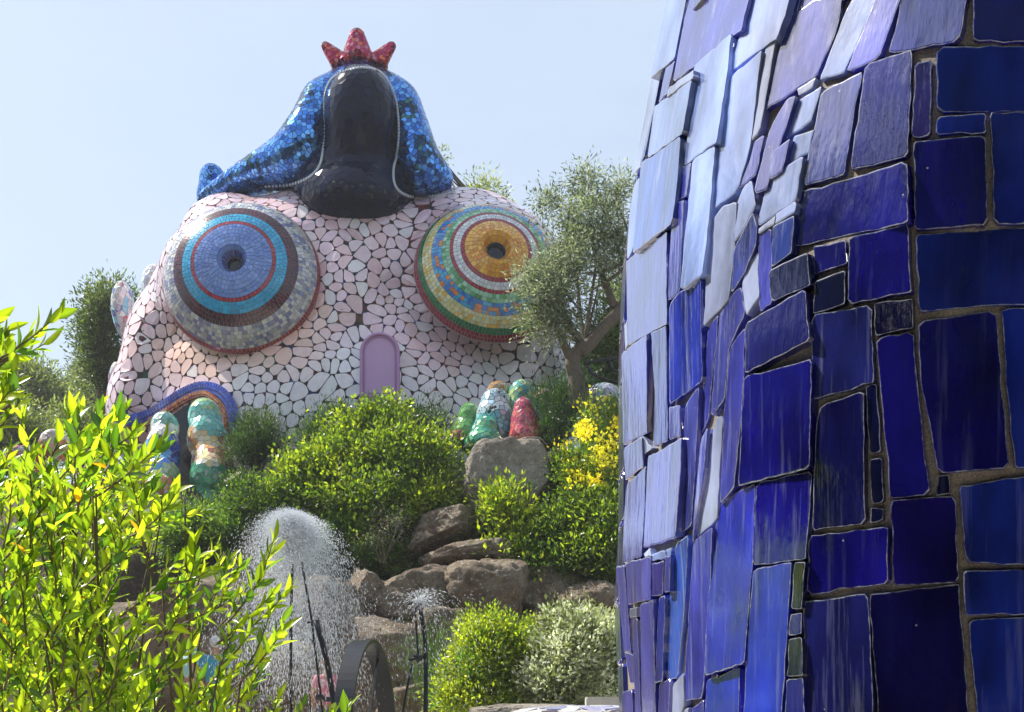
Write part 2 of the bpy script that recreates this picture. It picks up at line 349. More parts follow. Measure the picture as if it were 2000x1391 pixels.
def sample(me, spacing, keep, seed=1, over=7):
    me.calc_loop_triangles(); nv = len(me.vertices); co = np.empty(nv*3, np.float32); me.vertices.foreach_get('co', co); co = co.reshape(-1, 3)
    nt_ = len(me.loop_triangles); tr = np.empty(nt_*3, np.int32); me.loop_triangles.foreach_get('vertices', tr); tr = tr.reshape(-1, 3)
    a, b, c = co[tr[:, 0]], co[tr[:, 1]], co[tr[:, 2]]; nn = np.cross(b-a, c-a); ar = np.linalg.norm(nn, axis=1)/2; nn = nn/np.maximum(ar[:, None]*2, 1e-9)
    cen = (a+b+c)/3; k = keep(cen, nn); idx = np.where(k)[0]; 
    if len(idx) == 0: return np.zeros((0, 3)), np.zeros((0, 3))
    p = ar[idx]/ar[idx].sum(); rg = np.random.default_rng(seed); n = int(ar[idx].sum()/(spacing**2*.75)*over)
    t = idx[rg.choice(len(idx), n, p=p)]; u, v = rg.random(n), rg.random(n); f = u+v > 1; u[f], v[f] = 1-u[f], 1-v[f]
    pt = a[t]+(b-a)[t]*u[:, None]+(c-a)[t]*v[:, None]
    grid = {}; res = []; s2 = spacing*spacing
    for i, q in enumerate(pt):
        key = (int(q[0]//spacing), int(q[1]//spacing), int(q[2]//spacing)); ok = True
        for dx in (-1, 0, 1):
            for dy in (-1, 0, 1):
                for dz in (-1, 0, 1):
                    for j in grid.get((key[0]+dx, key[1]+dy, key[2]+dz), ()):
                        d = q-pt[j]
                        if d[0]*d[0]+d[1]*d[1]+d[2]*d[2] < s2: ok = False; break
                    if not ok: break
                if not ok: break
            if not ok: break
        if ok: grid.setdefault(key, []).append(i); res.append(i)
    return pt[res], nn[t][res]
def tiles_on(me, spacing, gap, thick, keep, colf, seed=1, rounded=True, sides=True, aniso=1.0, depth=.02):
    """cells of a crazy paving cut on the skin: list of (verts, faces, colour, area, centre)"""
    pts, nr = sample(me, spacing, keep, seed); bv = bvh_of(me)
    if rounded:
        kk_ = np.random.default_rng(seed).random(len(pts)) > .2; pts, nr = pts[kk_], nr[kk_]
    kd = KDTree(len(pts)); 
    for i, p in enumerate(pts): kd.insert(p, i)
    kd.balance(); outp = []; rr = random.Random(seed)
    for i in range(len(pts)):
        p = Vector(pts[i]); loc, n, _, _ = bv.find_nearest(p); 
        if loc is None: continue
        u = Vector((0, 0, 1)).cross(n)
        if u.length < .15: u = Vector((1, 0, 0)).cross(n)
        u.normalize(); v = n.cross(u); s = spacing*1.35
        poly = [(-s, -s), (s, -s), (s, s), (-s, s)]
        for q, j, d in kd.find_n(p, 16):
            if j == i or d > spacing*2.9: continue
            dv = q-p; x, y = dv.dot(u), dv.dot(v)
            l = math.hypot(x, y)
            if l < 1e-6 or l < d*.45: continue
            x /= l; y /= l; h = d/2-gap/2; np_ = []
            for k in range(len(poly)):
                a, b = poly[k], poly[(k+1) % len(poly)]; da, db = a[0]*x+a[1]*y-h, b[0]*x+b[1]*y-h
                if da <= 0: np_.append(a)
                if (da < 0 < db) or (db < 0 < da):
                    t = da/(da-db); np_.append((a[0]+(b[0]-a[0])*t, a[1]+(b[1]-a[1])*t))
            poly = np_
            if len(poly) < 3: break
        if len(poly) < 3: continue
        ar = .5*abs(sum(poly[k][0]*poly[(k+1) % len(poly)][1]-poly[(k+1) % len(poly)][0]*poly[k][1] for k in range(len(poly))))
        if ar < spacing*spacing*.1: continue
        if rounded:
            q = []
            for k in range(len(poly)):
                a, b = poly[k], poly[(k+1) % len(poly)]
                q += [(a[0]*.74+b[0]*.26, a[1]*.74+b[1]*.26), (a[0]*.26+b[0]*.74, a[1]*.26+b[1]*.74)]
            poly = q
        top = []; bot = []; tx, ty = rr.gauss(0, .025), rr.gauss(0, .025)
        for x, y in poly:
            w0 = loc+u*x+v*y; l2, n2, _, _ = bv.find_nearest(w0)
            top.append(l2+n2*(thick+tx*x+ty*y)); bot.append(l2-n2*depth)
        k = len(top); faces = [tuple(range(k))]
        if sides: faces += [(a, a+k, (a+1) % k+k, (a+1) % k) for a in range(k)]
        outp.append((top+(bot if sides else []), faces, colf(loc, n, rr), ar, loc))
    return outp
def tiles_mesh(name, tl):
    vs, fl, lc, co = [], [], [], []; b = 0
    for v, f, c, _, _ in tl:
        vs += [tuple(x) for x in v]; co += [c]*len(v)
        for ff in f: fl += [b+i for i in ff]; lc.append(len(ff))
        b += len(v)
    return mesh_np(name, np.array(vs, np.float32), fl, lc, np.array([tuple(c)[:3]+((c[3],) if len(c) > 3 else (1,)) for c in co], np.float32))
def clad(tl, parent, m, single='tile', many='tiles', nsingle=300):
    """the largest pieces one by one, the rest as one mass"""
    tl = sorted(tl, key=lambda t: -t[3])
    if nsingle:
        front = [t for t in tl]; pick = front[:nsingle]; rest = front[nsingle:]
        for t in pick: obj(single, tiles_mesh(single, [t]), m, parent)
    else: rest = tl
    if rest: obj(many, tiles_mesh(many, rest), m, parent, kind='stuff')

def jit(c, rr, a=.12, h=.04):
    f = 1+rr.uniform(-a, a); return tuple(max(0, min(1, x*f+rr.uniform(-h, h)*x)) for x in c)
def pick(cols, rr, a=.15): return jit(cols[rr.randrange(len(cols))], rr, a)

FIG = thing('mosaic_figure', 'giant garden sculpture of a hooded seated form clad in pink and white mosaic', 'sculpture', P(680, 880, 35))

def E(px, py, Y, rx, rz, ry): return (P(px, py, Y), (S(rx, Y), ry, S(rz, Y)))
body_blobs = [E(655, 560, 36, 300, 180, 2.6), E(458, 500, 36, 108, 110, 2.0), E(905, 530, 36, 175, 150, 2.3), E(400, 560, 36, 90, 90, 1.8),
    E(680, 790, 36, 415, 240, 3.2), E(690, 850, 35.4, 395, 240, 3.0), E(322, 750, 36.2, 78, 190, 2.0), E(292, 810, 36.2, 74, 120, 2.0), E(358, 640, 36, 62, 150, 1.8), E(1020, 760, 36.2, 100, 230, 2.4),
    E(468, 548, 34.4, 158, 130, 1.75), E(955, 540, 34.4, 152, 140, 1.75), E(690, 480, 35.3, 170, 110, 1.7), E(690, 640, 35.2, 110, 230, 2.2)]
bme = blob_mesh('body', body_blobs, .13, 20)
obj('body', bme, 'grout', FIG, smooth=True); body_bvh = bvh_of(bme)
def front_keep(c, n): return (n[:, 1] < .45) & (c[:, 2] > 6.8)
PK, PK2, PE, WH = (.76, .57, .62), (.72, .50, .52), (.84, .53, .36), (.80, .77, .77)
def body_col(p, n, rr):
    px = 1000+p.x/p.y*F; py = HZ-(p.z-CZ)/p.y*F
    base = Vector(PK) if rr.random() < .7 else Vector(PK2)
    peach = max(0, 1-((px-440)/230)**2-((py-690)/75)**2)+.8*max(0, 1-((px-600)/80)**2-((py-620)/60)**2)
    base = base.lerp(Vector(PE), min(.8, peach*.85))
    wt = smst(660, 740, py+40*math.sin(px*.02))*smst(400, 520, px)
    base = base.lerp(Vector(WH), wt*.9)
    if rr.random() < .06: base = base.lerp(Vector((.75, .72, .72)), .7)
    return jit(tuple(base), rr, .09, .03)
clad(tiles_on(bme, .215, .021, .020, front_keep, body_col, 5), FIG, 'ceramic', 'tile', 'tiles', 300)

# ---- the two round bosses with their coloured rings
def dome(px, py, Y, Rpx, D, n, bands, hole, seed, label, cone=0):
    Rm = S(Rpx, Y); c = P(px, py, Y); n = Vector(n).normalized(); rr = random.Random(seed)
    u = Vector((0, 0, 1)).cross(n).normalized(); v = n.cross(u)
    if u.x < 0: pass
    def pt(r, t, h=0):
        q = max(0, 1-(r/Rm)**2); z = D*q**.62 - D*.12
        if cone and r < cone*Rm: z += .10*Rm*(1-(r/(cone*Rm)))
        if r < (hole+.09)*Rm: z -= .18*Rm*max(0, 1-(r-hole*Rm)/(.09*Rm))
        return c+u*(r*math.cos(t))+v*(r*math.sin(t))+n*(z+h)
    bm = bmesh.new(); NR, NT = 40, 96; rings = []
    for i in range(NR+1):
        r = Rm*(hole*.9+(1-hole*.9)*i/NR); rings.append([bm.verts.new(pt(r, 2*math.pi*k/NT)) for k in range(NT)])
    for i in range(NR):
        for k in range(NT): bm.faces.new((rings[i][k], rings[i][(k+1) % NT], rings[i+1][(k+1) % NT], rings[i+1][k]))
    o = obj('dome', bm, 'grout_pale', FIG, smooth=True); o['label'] = label
    s = .092; tl = []
    r = Rm*(hole+.01)
    while r < Rm*.995:
        dr = s*rr.uniform(.85, 1.1)
        # rows follow the slope of the boss, so their plan width shrinks towards the rim
        sl_ = 1/math.sqrt(1+(D/Rm)**2*(r/Rm)**2/max(.05, 1-(r/Rm)**2)); dr *= max(.3, sl_)
        r2 = min(Rm*.999, r+dr); m_ = max(8, int(2*math.pi*r/s)); t0 = rr.random(); f = (r+r2)/2/Rm
        for (lim, cols, *_) in bands:
            if f <= lim: break
        g = .006; k = 0; ph = t0
        cuts = []; a = t0
        while a < t0+2*math.pi-.3*s/max(r, .05): cuts.append(a); a += s*rr.uniform(.7, 1.35)/max(r, .05)
        for k in range(len(cuts)):
            a0 = cuts[k]+g/r; a1 = (cuts[k+1] if k+1 < len(cuts) else t0+2*math.pi)-g/r
            hh = .012+rr.uniform(0, .006)
            q = [pt(r+g*.6, a0, hh), pt(r2-g*.6, a0, hh), pt(r2-g*.6, a1, hh), pt(r+g*.6, a1, hh)]
            b = [pt(r+g*.6, a0, -.01), pt(r2-g*.6, a0, -.01), pt(r2-g*.6, a1, -.01), pt(r+g*.6, a1, -.01)]
            tl.append((q+b, [(0, 1, 2, 3)]+[(i, i+4, (i+1) % 4+4, (i+1) % 4) for i in range(4)], pick(cols, rr), 1, q[0]))
        r = r2
    obj('ring_tiles', tiles_mesh('ring_tiles', tl), 'smalti', o, kind='stuff')
    # dark glazed porthole at the centre
    bm = bmesh.new(); vs = [bm.verts.new(pt(Rm*hole, 2*math.pi*k/24, -.05)) for k in range(24)]; bm.faces.new(vs)
    ctr = sum((x.co for x in vs), Vector())/24
    for x in vs: x.co = ctr+(x.co-ctr)*1.08
    obj('porthole', bm, 'dark', o)
    bm = sweep([pt(Rm*(hole+.005), 2*math.pi*k/24, -.02) for k in range(25)], .035, 6); obj('porthole_rim', bm, 'iron', o)
    return o
RED, MAR, CY, PER = (.32, .03, .05), (.075, .02, .035), (.03, .36, .62), (.16, .27, .62)
dome(470, 541, 33.2, 156, 1.08, (-.03, -1, .14),
     [(.12, [(.07, .10, .30), (.10, .13, .36)]), (.46, [PER, (.14, .24, .58), (.2, .31, .66)]), (.54, [RED, (.38, .04, .06)]), (.67, [CY, (.04, .42, .68)]),
      (.79, [MAR, (.11, .02, .04), (.05, .018, .03)]), (.965, [(.62, .62, .62), (.42, .44, .5), (.66, .64, .58), (.3, .31, .4), (.5, .5, .48), (.22, .24, .42)]), (1.1, [(.33, .03, .04)])],
     .085, 3, 'left boss with a blue centre and plain red, cyan and maroon rings')
OR = [(.78, .36, .03), (.82, .42, .05), (.72, .28, .03), (.85, .47, .08)]
dome(958, 531, 33.2, 150, 1.15, (.18, -1, .27),
     [(.40, OR), (.44, [RED]), (.56, [(.66, .68, .68), (.7, .7, .68), (.6, .63, .66)]), (.60, [(.36, .03, .06)]), (.70, [(.16, .45, .22), (.28, .58, .36), (.1, .32, .12), (.35, .62, .45)]),
      (.79, [(.04, .2, .6), (.05, .4, .7), (.04, .28, .66), (.7, .22, .06)]), (.81, [MAR]), (.90, [(.72, .68, .34), (.74, .5, .1), (.7, .7, .45), (.74, .7, .4)]), (.95, [(.02, .2, .08)]), (1.1, [(.33, .02, .05)])],
     .115, 4, 'right boss with an orange centre inside plain white, green, blue and yellow rings', cone=.42)

# ---- hood, dark oval, bib and red coronet
def chain(keys, k=3):
    o = []
    for a, b in zip(keys[:-1], keys[1:]):
        for q in range(k):
            t = q/k; o.append(E(*[x+(y-x)*t for x, y in zip(a, b)]))
    return o+[E(*keys[-1])]
hood_blobs = [E(706, 235, 35.3, 112, 101, 1.35), E(700, 300, 35.6, 120, 90, 1.3)]
hood_blobs += chain([(664, 205, 35.0, 54, 60, .9), (632, 235, 34.9, 52, 78, 1.0), (607, 280, 34.5, 46, 80, 1.0), (572, 312, 34.6, 46, 52, .95), (530, 332, 35.1, 44, 38, .9), (490, 350, 35.6, 42, 28, .85), (450, 370, 36.1, 36, 21, .75), (408, 392, 36.7, 26, 15, .6)])
hood_blobs += chain([(752, 205, 35.0, 54, 60, .9), (786, 245, 34.8, 44, 84, 1.0), (806, 290, 34.5, 40, 78, .95), (822, 328, 34.3, 42, 52, .9), (846, 350, 34.7, 42, 34, .7)])
hme = blob_mesh('hood', hood_blobs, .085, 26); hood = obj('hood', hme, 'grout_dark', FIG, smooth=True); hood['label'] = 'blue mirror mosaic hood'
BL = [(.07, .25, .72), (.05, .2, .6), (.12, .36, .82), (.04, .13, .42), (.16, .44, .88)]
def hood_col(p, n, rr):
    f = noise.noise(p*1.1)
    if f < -.22 and rr.random() < .75: return pick([(.02, .06, .12), (.03, .10, .16), (.02, .05, .10), (.05, .16, .16)], rr)
    return pick(BL, rr)
obj('hood_tiles', tiles_mesh('hood_tiles', tiles_on(hme, .088, .012, .012, lambda c, n: (n[:, 1] < .5), hood_col, 9, rounded=False)), 'mirror', hood, kind='stuff')
bump_me = blob_mesh('shoulder_knob', [E(415, 352, 37.5, 25, 31, .5), E(412, 385, 37.5, 27, 40, .5)], .07, 6)
kb = obj('shoulder_knob', bump_me, 'grout_dark', FIG, smooth=True)
obj('knob_tiles', tiles_mesh('knob_tiles', tiles_on(bump_me, .10, .012, .012, lambda c, n: n[:, 1] < .5, lambda p, n, rr: pick(BL, rr), 3, rounded=False)), 'mirror', kb, kind='stuff')

face_blobs = [E(706, 236, 34.05, 72, 104, 1.15), E(706, 290, 34.3, 74, 90, 1.1), E(704, 335, 34.7, 84, 80, 1.1), E(694, 372, 34.75, 124, 76, 1.45), E(692, 392, 34.45, 110, 58, 1.5), E(692, 404, 34.2, 98, 46, 1.4)]
fme = blob_mesh('dark_oval', face_blobs, .07, 24); M['grout_black'] = simple('black_grout', (.008, .009, .014), .5, 0, 20, .3, .05)
face = obj('dark_oval', fme, 'grout_black', FIG, smooth=True); face['label'] = 'plain dark blue black oval without features and bib below it'
DK = [(.006, .010, .032), (.008, .013, .042), (.005, .008, .024), (.008, .010, .024)]
obj('dark_tiles', tiles_mesh('dark_tiles', tiles_on(fme, .15, .006, .014, lambda c, n: (n[:, 1] < .4), lambda p, n, rr: pick(DK, rr), 12, rounded=False)), 'dark_ceramic', face, kind='stuff')
allb = [bvh_of(hme), bvh_of(fme), body_bvh]
def hit(px, py, bvs=allb):
    o = Vector((0, 0, CZ)); d = (P(px, py, 30)-o).normalized(); best = None
    for b in bvs:
        l, n, _, dd = b.ray_cast(o, d)
        if l is not None and (best is None or dd < best[2]): best = (l, n, dd)
    return best
def surf_path(pp, n, bvs, lift):
    pts = curve_pts([Vector((a, b, 0)) for a, b in pp], n); o = []
    for q in pts:
        h = hit(q.x, q.y, bvs)
        if h: o.append(h[0]+h[1]*lift)
    for _ in range(2):
        o = [o[0]]+[(o[i-1]+o[i]*2+o[i+1])/4 for i in range(1, len(o)-1)]+[o[-1]]
    return o
rim = surf_path([(520, 363), (580, 358), (618, 336), (631, 300), (634, 240), (633, 190), (652, 152), (700, 134), (745, 144), (770, 185), (779, 235), (778, 290), (768, 330), (772, 366), (800, 384), (850, 384), (888, 376)], 150, allb, .015)
bm = bmesh.new()
for i, q in enumerate(rim):
    bmesh.ops.create_icosphere(bm, subdivisions=1, radius=.038, matrix=Matrix.Translation(q) @ Matrix.Diagonal((1, 1, 1.3, 1)))
obj('hood_edging', bm, 'silver', hood, kind='stuff')
# coronet of blunt points
cb = [E(702, 131, 35.1, 56, 15, .55)]
for k, (a, hpx, rpx) in enumerate([(0, 30, 27), (72, 24, 18), (144, 22, 16), (216, 22, 16), (288, 24, 18)]):
    t = math.radians(a-90); c0 = P(702, 122, 35.1)
    for q in range(4):
        f = q/3; ctr = c0+Vector((math.cos(t)*(.54+.32*f), math.sin(t)*(.42+.1*f), S(hpx, 35)*f*1.05))
        cb.append((ctr, (S(rpx*(1-.45*f), 35),)*3))
cme = blob_mesh('coronet', cb, .05, 5); cor = obj('coronet', cme, 'grout_dark', FIG, smooth=True)
obj('coronet_tiles', tiles_mesh('coronet_tiles', tiles_on(cme, .07, .008, .010, lambda c, n: n[:, 1] < .8, lambda p, n, rr: pick([(.42, .04, .10), (.5, .07, .13), (.36, .02, .07), (.62, .13, .08), (.55, .2, .25)], rr), 4, rounded=False)), 'mirror', cor, kind='stuff')

# ---- coloured bumps at the far left edge
for px, py, rx, rz, Y, sd in ((240, 600, 20, 52, 37.0, 1), (232, 748, 16, 42, 36.6, 2), (302, 562, 24, 46, 37.4, 3)):
    me = blob_mesh('side_bulge', [E(px, py, Y, rx, rz, .6), E(px+8, py+30, Y, rx, rz*.7, .5)], .08, 5); o = obj('side_bulge', me, 'grout_pale', FIG, smooth=True)
    cols = [(.62, .66, .7), (.6, .62, .66), (.07, .1, .4), (.5, .04, .06), (.2, .5, .62), (.66, .66, .66)] if sd < 3 else [(.62, .68, .74), (.5, .6, .7), (.66, .7, .72)]
    obj('bulge_tiles', tiles_mesh('bulge_tiles', tiles_on(me, .13, .015, .012, lambda c, n: n[:, 1] < .6, lambda p, n, rr: pick(cols, rr), sd, rounded=False)), 'smalti', o, kind='stuff')

# ---- arched lilac door
hd = hit(742, 760, [body_bvh]); DY = hd[0].y-.10
def arch(px0, px1, pyt, pyb, Y, thick, back=.25):
    bm = bmesh.new(); r = (px1-px0)/2; cx = (px0+px1)/2; cy = pyt+r; pts = []
    for k in range(17):
        t = math.pi*k/16; pts.append((cx-r*math.cos(t), cy-r*math.sin(t)))
    pts += [(px1, pyb), (px0, pyb)]
    f = [bm.verts.new(P(a, b, Y)-Vector((0, thick, 0))) for a, b in pts]; g = [bm.verts.new(P(a, b, Y)+Vector((0, back, 0))) for a, b in pts]
    bm.faces.new(f)
    for i in range(len(f)): bm.faces.new((f[i], g[i], g[(i+1) % len(f)], f[(i+1) % len(f)]))
    bm.normal_update(); return bm
door = obj('door', arch(708, 776, 655, 838, DY, .02, .6), 'door', FIG); door['label'] = 'arched lilac door'
bm = join_bm([sweep([P(a, b, DY)-Vector((0, .03, 0)) for a, b in [(712, 835)]+[(742-30*math.cos(math.pi*k/16), 689-30*math.sin(math.pi*k/16)) for k in range(17)]+[(772, 835)]], .018, 6),
              sweep([P(a, b, DY)-Vector((0, .05, 0)) for a, b in [(706, 838)]+[(742-36*math.cos(math.pi*k/16), 690-37*math.sin(math.pi*k/16)) for k in range(17)]+[(778, 838)]], .04, 6),
              sweep([P(a, 768, DY)-Vector((0, .03, 0)) for a in (712, 772)], .014, 6), sweep([P(a, 776, DY)-Vector((0, .03, 0)) for a in (712, 772)], .010, 6)])
obj('frame', bm, 'doorframe', door)
bm = sweep([P(728, 773, DY)-Vector((0, .05, 0)), P(744, 773, DY)-Vector((0, .05, 0))], .022, 8); obj('letter_slot', bm, 'doorframe', door)
bm = sweep([P(718, 772, DY)-Vector((0, .02, 0)), P(718, 772, DY)-Vector((0, .09, 0))], .022, 10); obj('door_knob', bm, 'silver', door)

# ---- arched recess, drawn as a dark panel, at the lower left with its blue and orange band
arc_px = [(248, 822), (290, 812), (330, 790), (362, 770), (395, 758), (428, 764), (450, 786), (458, 812), (460, 850)]
def band(pp, r, m, cols, lift, nm, seed):
    path = surf_path(pp, 60, [body_bvh], lift); bm = bmesh.new(); tl = []; rr = random.Random(seed)
    n = len(path)
    for i in range(n-1):
        d = (path[i+1]-path[i]); 
        if d.length < 1e-4: continue
        up = d.cross(Vector((0, -1, 0))).normalized(); k = 3
        for j in range(k):
            a = -r+2*r*j/k; b = -r+2*r*(j+1)/k; f = -Vector((0, 1, 0))*(.03+.05*(1-((a+b)/2/r)**2))
            A = path[i]+d*.06; B = path[i]+d*.94
            q = [A+up*(a+.004)+f, B+up*(a+.004)+f, B+up*(b-.004)+f, A+up*(b-.004)+f]; bb = [x-f*1.0+Vector((0, .25, 0)) for x in q]
            tl.append((q+bb, [(0, 1, 2, 3)]+[(x, x+4, (x+1) % 4+4, (x+1) % 4) for x in range(4)], pick(cols, rr), 1, q[0]))
    return obj(nm, tiles_mesh(nm, tl), m, FIG, kind='stuff')
band(arc_px, .13, 'smalti', [(.05, .09, .5), (.07, .13, .6), (.10, .12, .42)], .05, 'arch_band', 1)
band([(a+(2 if a < 420 else -12), b+13) for a, b in arc_px], .07, 'smalti', [(.6, .25, .1), (.68, .32, .14), (.5, .1, .06)], .06, 'inner_arch_band', 2)
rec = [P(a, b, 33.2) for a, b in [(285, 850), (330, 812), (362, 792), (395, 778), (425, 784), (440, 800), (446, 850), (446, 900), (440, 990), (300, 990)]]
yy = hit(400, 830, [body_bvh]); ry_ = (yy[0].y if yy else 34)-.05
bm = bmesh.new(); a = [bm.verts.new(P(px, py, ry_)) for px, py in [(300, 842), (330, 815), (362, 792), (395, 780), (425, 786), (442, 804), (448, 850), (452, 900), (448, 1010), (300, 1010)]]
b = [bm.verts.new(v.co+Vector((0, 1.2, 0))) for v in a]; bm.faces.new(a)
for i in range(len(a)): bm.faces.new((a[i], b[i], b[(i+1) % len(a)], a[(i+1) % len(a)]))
obj('recess', bm, 'dark', FIG)  # solid dark panel: shade of the recess put into its colour

# ------------------------------------------------------------------ mosaic pillars and cones
def mosaic(name, label, blobs, bands, spacing=.11, seed=1, cat='sculpture', group=None, grt='grout_pale', m='smalti', vox=.055, sm=14):
    t = thing(name, label, cat, blobs[-1][0], group)
    me = blob_mesh('core', blobs, vox, sm); obj('core', me, grt, t, smooth=True)
    zs = [v.co.z for v in me.vertices]; z0, z1 = min(zs), max(zs)
    def col(p, n, rr):
        f = (z1-p.z)/(z1-z0)+.03*math.sin(p.x*5)
        for lim, cols in bands:
            if f <= lim: return pick(cols, rr, .2)
        return pick(bands[-1][1], rr)
    tl = tiles_on(me, spacing*.86, .012, .009, lambda c, n: n[:, 1] < .55, col, seed, rounded=False)
    clad(tl, t, m, 'tile', 'tiles', 0)
    return t
GR = [(.04, .28, .14), (.08, .4, .2), (.12, .42, .18), (.03, .22, .14)]; TEAL = [(.1, .42, .36), (.18, .5, .42), (.22, .55, .48)]
mosaic('mosaic_pillar', 'mosaic pillar with green cap, gold and red middle and green foot in the arched recess',
       [E(400, 815, 31.9, 33, 38, .45), E(405, 860, 31.7, 40, 50, .5), E(415, 910, 31.4, 42, 45, .5), E(408, 935, 30.9, 38, 48, .5), E(408, 990, 30.9, 38, 30, .5)],
       [(.10, [(.3, .52, .24), (.42, .56, .22), (.2, .5, .38)]), (.30, TEAL), (.58, [(.66, .5, .2), (.7, .6, .35), (.6, .3, .12), (.66, .62, .5), (.4, .12, .1)]), (1.1, GR)], .12, 2, group='banded mosaic pillars')
mosaic('mosaic_pillar', 'mosaic pillar with white and deep blue bands beside the sunlit edge of the arch',
       [E(322, 835, 31.6, 28, 32, .4), E(318, 880, 31.3, 34, 50, .45), E(315, 935, 31, 38, 50, .5), E(312, 965, 30.6, 36, 40, .5), E(312, 1010, 30.5, 42, 22, .5)],
       [(.12, TEAL+[(.6, .62, .5)]), (.24, [(.66, .62, .58), (.6, .6, .6)]), (.50, [(.03, .1, .5), (.05, .2, .62), (.1, .35, .68), (.02, .06, .34)]), (.62, [(.25, .4, .2), (.4, .5, .3)]), (.74, [(.55, .15, .08), (.6, .3, .15)]), (.90, [(.68, .68, .68), (.62, .62, .6)]), (1.1, [(.6, .15, .07), (.66, .2, .1)])], .12, 3, group='banded mosaic pillars')
mosaic('mosaic_mound', 'small red mosaic mound half hidden by the foreground bush', [E(226, 1000, 30.6, 24, 30, .4), E(226, 1020, 30.6, 26, 26, .4)], [(1.1, [(.5, .04, .07), (.6, .08, .1)])], .13, 4, group='red mosaic lumps')
mosaic('mosaic_cone', 'red mirror mosaic cone standing on the flat slab', [E(1022, 800, 29.8, 20, 26, .3), E(1024, 825, 29.8, 28, 30, .4), E(1030, 852, 29.8, 37, 28, .5)], [(1.1, [(.45, .05, .10), (.55, .09, .13), (.4, .04, .09), (.6, .14, .12)])], .09, 5, group='mosaic cones right of the door')
mosaic('mosaic_cone', 'tall green and yellow flecked mosaic cone behind the red one', [E(1018, 775, 30.7, 26, 35, .4), E(1022, 815, 30.7, 38, 45, .5), E(1030, 850, 30.7, 46, 40, .5)], [(1.1, [(.12, .42, .3), (.45, .52, .22), (.08, .4, .42), (.2, .5, .3), (.05, .3, .3)])], .10, 6, group='mosaic cones right of the door')
mosaic('mosaic_cone', 'pale blue and turquoise mosaic cone with a square cut top', [E(968, 785, 30.5, 30, 26, .4), E(965, 815, 30.4, 38, 34, .45), E(960, 850, 30.4, 46, 34, .5)], [(.42, [(.5, .64, .7), (.34, .5, .6), (.6, .68, .72)]), (.7, [(.15, .5, .56), (.2, .58, .6), (.3, .6, .66)]), (1.1, [(.4, .55, .6), (.25, .5, .6)])], .115, 7, group='mosaic cones right of the door', grt='grout_dark')
mosaic('mosaic_cone', 'dark green mosaic cone in front of the turquoise one', [E(950, 838, 29.9, 26, 26, .35), E(946, 865, 29.8, 40, 28, .45)], [(1.1, GR+[(.02, .3, .2)])], .10, 8, group='mosaic cones right of the door')
mosaic('mosaic_cone', 'small bright green mosaic cone left of the turquoise one', [E(918, 812, 30.6, 24, 26, .35), E(912, 850, 30.6, 32, 34, .45)], [(1.1, [(.08, .3, .05), (.12, .38, .08), (.1, .34, .06)])], .10, 9, group='mosaic cones right of the door')
mosaic('mosaic_cone', 'ochre mosaic hump peeping over the turquoise cone', [E(974, 762, 31.0, 24, 18, .3), E(974, 790, 31.0, 28, 18, .3)], [(1.1, [(.4, .2, .06), (.45, .24, .08)])], .1, 10, group='mosaic cones right of the door')
mosaic('mosaic_cone', 'reddish brown mosaic hump beside the dark rosemary', [E(1064, 778, 31.0, 22, 20, .3), E(1066, 810, 31, 26, 26, .3)], [(1.1, [(.4, .16, .1), (.45, .3, .25), (.5, .12, .1), (.4, .35, .3)])], .1, 11, group='mosaic cones right of the door')
mosaic('mosaic_ball', 'small crimson mosaic ball at the tip of the big green shrub', [E(892, 850, 30.0, 12, 12, .15), E(896, 850, 30.0, 10, 10, .15)], [(1.1, [(.4, .02, .07)])], .07, 12, group='red mosaic lumps', vox=.04, sm=3)
mosaic('mosaic_hump', 'pale blue grey patterned mosaic hump between the railing and the yellow broom', [E(1178, 790, 30.2, 46, 40, .7), E(1170, 850, 30.2, 36, 60, .7)], [(.5, [(.45, .5, .62), (.55, .56, .66), (.4, .36, .5), (.3, .5, .55)]), (1.1, [(.5, .42, .4), (.3, .5, .5), (.6, .6, .6)])], .12, 13)
mosaic('mosaic_hump', 'dark red mosaic roof seen behind the left of the bush', [E(58, 895, 24, 36, 18, .8), E(52, 915, 24, 40, 16, .8)], [(1.1, [(.28, .03, .08), (.34, .05, .1)])], .1, 14, group='sculptures glimpsed through the foreground bush')
mosaic('mosaic_hump', 'pale pink and orange mosaic back glimpsed above the foreground bush', [E(125, 862, 24.5, 36, 14, .8), E(120, 880, 24.5, 40, 14, .8)], [(.5, [(.6, .5, .5), (.62, .56, .52)]), (1.1, [(.6, .2, .12), (.62, .45, .4)])], .1, 15, group='sculptures glimpsed through the foreground bush')
mosaic('mosaic_bench', 'white mosaic bench back with blue and lilac shapes beside the tiled wall', [E(1130, 1400, 9.0, 150, 20, .35), E(1180, 1396, 9.0, 120, 16, .35), E(1240, 1398, 9.0, 90, 18, .35)], [(1.1, [(.68, .68, .7), (.66, .68, .7), (.7, .7, .7), (.4, .4, .62), (.55, .5, .6)])], .11, 16, 'bench', vox=.02, sm=6)

